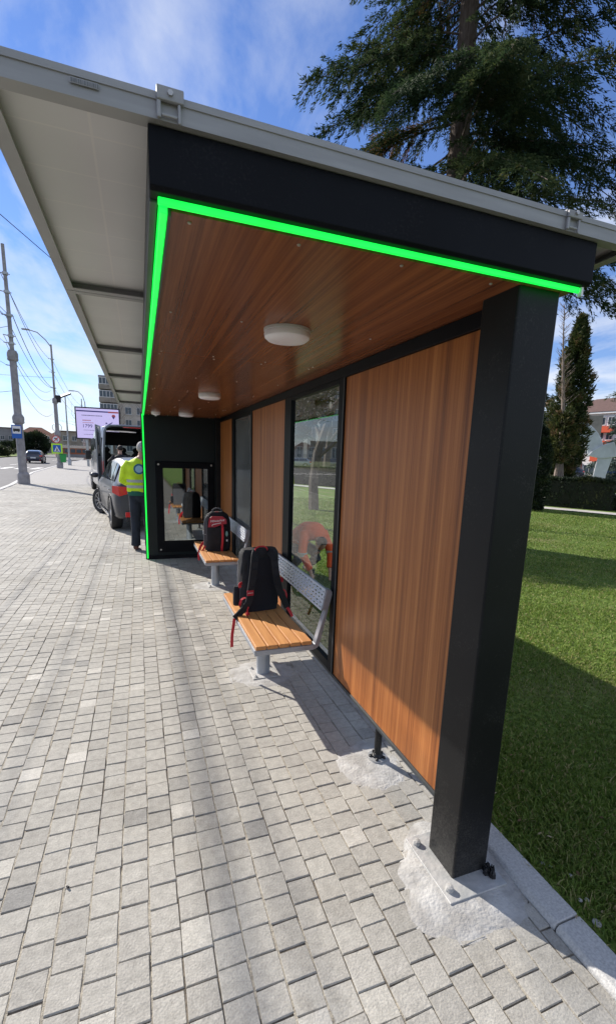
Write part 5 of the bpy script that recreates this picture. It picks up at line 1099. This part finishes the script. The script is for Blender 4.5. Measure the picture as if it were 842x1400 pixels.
# hills
def hills():
    vs = []; fs = []; n = 90
    for i in range(n+1):
        a = R(-75+i*170/n); hgt = 26+9*math.sin(i*.31)+6*math.sin(i*.77+1)+3*math.sin(i*1.9)
        for rr, z in ((900,-2),(1100,hgt*.75),(1400,hgt*1.3),(1700,-2)): vs.append((rr*math.sin(a), rr*math.cos(a), z))
    for i in range(n):
        for j in range(3): fs.append((i*4+j, i*4+j+1, (i+1)*4+j+1, (i+1)*4+j))
    struct(MB().add(vs, fs).build('hills', mat('far_hills', (.09,.11,.12), 1, noise=.3, nscale=.02), smooth=True))
hills()
# brown concrete block and white-red building to the right
wb = thing('white_red_building', (92,70,0), 'white building with red balcony bands and brown roof at the right behind the monument', 'building', rotz=R(-80)); q = lambda b, n, m, **k: b.build(n, m, wb, world=False, **k)
q(B().box(-14,22,0,14,-.3,13.0), 'wall', M['whitew'])
q(B().add([(-14.6,-.6,13),(22.6,-.6,13),(22.6,14.6,13),(-14.6,14.6,13),(-8,7,16.6),(16,7,16.6)], [(0,1,2,3),(0,1,5,4),(1,2,5),(2,3,4,5),(3,0,4)]), 'roof', M['roofb']); q(B().box(-14.5,22.5,-.5,-.02,12.6,12.95), 'cornice', M['whitew'])
for z in (4.3,7.3,10.3): 
    q(B().box(-13.2,-8.6,-1.0,-.01,z-1.6,z-.35), 'balcony', M['redb']); q(B().box(-3.2,0.4,-1.0,-.01,z-1.6,z-.35), 'balcony', M['redb']); q(B().box(5.2,9.4,-1.0,-.01,z-1.6,z-.35), 'balcony', M['redb'])
    add_windows(wb, (-12.2,-9.8,-6.8,-4.8,-2.2,-.4,2.0,4.0,6.4,8.4,11.5,14,16.5,19), (z,), -.03, 1.2, 1.5)
for x in (-13.5,-9.5,-5.5,-1.5,2.5,6.5,10.5): q(B().box(x-.35,x+.35,-.35,-.01,-.2,2.3), 'brick_pier', M['brick'])
add_windows(wb, (-11.5,-7.5,-3.5,.5,4.5,8.5), (.2,), -.03, 2.2, 1.7, False)
bc = thing('concrete_building', (62,51.5,0), 'brown windowless concrete block left of the white and red building', 'building', rotz=R(-50)); q = lambda b, n, m, **k: b.build(n, m, bc, world=False, **k)
q(B().box(-9,2.1,0,6,6.2,9.0), 'upper_storey', M['brownc'], bevel=.05); q(B().box(-9,.2,1.2,5,-.3,6.19), 'wall', M['brownc'])
for k in range(4): q(B().box(-8+2.2*k,-7.6+2.2*k,.6,1.19,-.3,6.19), 'pier', M['brownc'])
# columned building through the window
cb_ = thing('columned_building', (38,88,0), 'long dark building with tall cream columns seen through the shelter window', 'building', rotz=R(-24)); q = lambda b, n, m, **k: b.build(n, m, cb_, world=False, **k)
q(B().box(-30,30,0,14,-.3,17), 'wall', M['darkw']); q(B().box(-30.5,30.5,-1.8,14,15.6,17.6), 'cornice', M['creamw']); q(B().box(-30.5,30.5,-2.0,-.01,-.3,.6), 'plinth', M['greyw'])
for k in range(24): 
    x = -28.5+2.45*k; q(B().box(x-.38,x+.38,-1.4,-.7,.601,15.59), 'column', M['creamw'], bevel=.06)
add_windows(cb_, tuple(-27.3+2.45*k for k in range(23)), (1.6,5.4,9.2,12.6), -.03, 1.2, 2.0, False)
for k, (x, y, m_, lb) in enumerate(((24.0,67.5,M['van_silver'],'light grey car parked beyond the park road, seen through the window'),(30.5,70.5,M['suv_dark'],'dark car parked beyond the park road, seen through the window'))): hatchback('parked_car', (x,y,0), R(66), lb, m_)
hatchback('parked_car', (66.5,47.5,0), R(38), 'blue car parked in front of the white building at the right', M['car_blue']); hatchback('parked_car', (60.5,50.3,0), R(38), 'dark car parked in front of the white building at the right', M['suv_dark'])
# monument: tapering stem with two curved wings
mn = thing('monument', (24.6,19.2,0), 'pale grey modern monument with curved wings on a tapering stem behind the hedge', 'monument', rotz=R(-52)); M['stone'] = mat('monument_concrete', (.56,.57,.60), .8, noise=.2, nscale=1.5, bump=.3, bscale=12)
q = lambda b, n, m, **k: b.build(n, m, mn, world=False, **k)
q(B().prism([(-1.0,0),(.38,0),(.42,1.2),(.62,2.3),(-.10,2.3),(-.22,1.0),(-.45,.35)], 1, -.28, .28), 'stem', M['stone'], bevel=.03)
q(B().prism([(-.62,2.22),(.10,2.05),(.95,2.22),(1.35,2.45),(.75,2.60),(.55,3.0),(.12,2.85),(-.35,2.55)], 1, -.34, .34), 'junction', M['stone'], bevel=.03)
def arc(x0, z0, r_in, r_out, a0, a1, n=16): return [(x0+r_out*math.cos(R(a0+(a1-a0)*k/n)), z0+r_out*math.sin(R(a0+(a1-a0)*k/n))) for k in range(n+1)]+[(x0+r_in*math.cos(R(a1+(a0-a1)*k/n)), z0+r_in*math.sin(R(a1+(a0-a1)*k/n))) for k in range(n+1)]
q(B().prism(arc(-2.0,2.2,1.35,2.15,0,95), 1, -.22, .22), 'wing', M['stone'], bevel=.03)
q(B().prism(arc(2.75,2.35,1.40,2.10,85,175), 1, -.22, .22), 'wing', M['stone'], bevel=.03)
q(B().box(-1.4,1.4,-1.0,1.0,-.05,.10), 'plinth', M['stone'], bevel=.02)
# dry leaves and litter on the grass and along the kerb: too many and small to count
rg = np.random.default_rng(8); n_ = 420; xx = np.where(rg.random(n_) < .6, 1.40+rg.exponential(.18, n_), rg.uniform(1.4, 7, n_)); yy = rg.uniform(.3, 7, n_)
pts_ = np.column_stack([xx, yy, np.full(n_, .032)]); v, f_ = leaves(pts_, unit(rg.normal(0,1,(n_,3))*np.array([1,1,.25])), .022, .012, 1, .2, rg, 0)
o = mesh_np('dry_leaves', v, f_, attr_mat('dry_leaf', [(0,(.10,.06,.03)),(.5,(.22,.15,.08)),(1,(.40,.33,.22))], .8), rg.random(n_)); o['kind'] = 'stuff'; o['label'] = 'dry leaf scraps scattered on the grass beside the kerb'; o['category'] = 'leaves'
# loose stones on the lawn by the kerb
for i, (x, y, r_, lb) in enumerate(((1.47,1.12,.008,'small white pebble on the grass nearest the post'),(1.49,1.10,.006,'tiny white pebble just right of the other by the post'),(1.53,1.04,.009,'grey pebble on the grass farther from the kerb'),(1.475,.955,.009,'white stone in the grass beside the kerb joint, left of a pair'),(1.50,.945,.009,'white stone in the grass beside the kerb joint, right of a pair'),(1.455,.87,.015,'flat brownish stone on the grass at the bottom right'))):
    b = B(); ell(b, (x,y,.016), r_, r_*1.1, r_*.6, 8, 6); tag(b.build('pebble', M['concrete'], smooth=True), lb, 'pebble', 'loose stones on the lawn')
b = B(); b.tube([(-.315,1.62,.004),(-.308,1.612,.007)], .004, 6); tag(b.build('cigarette_end', M['rubber']), 'tiny dark scrap lying on the paving at the lower left', 'litter')
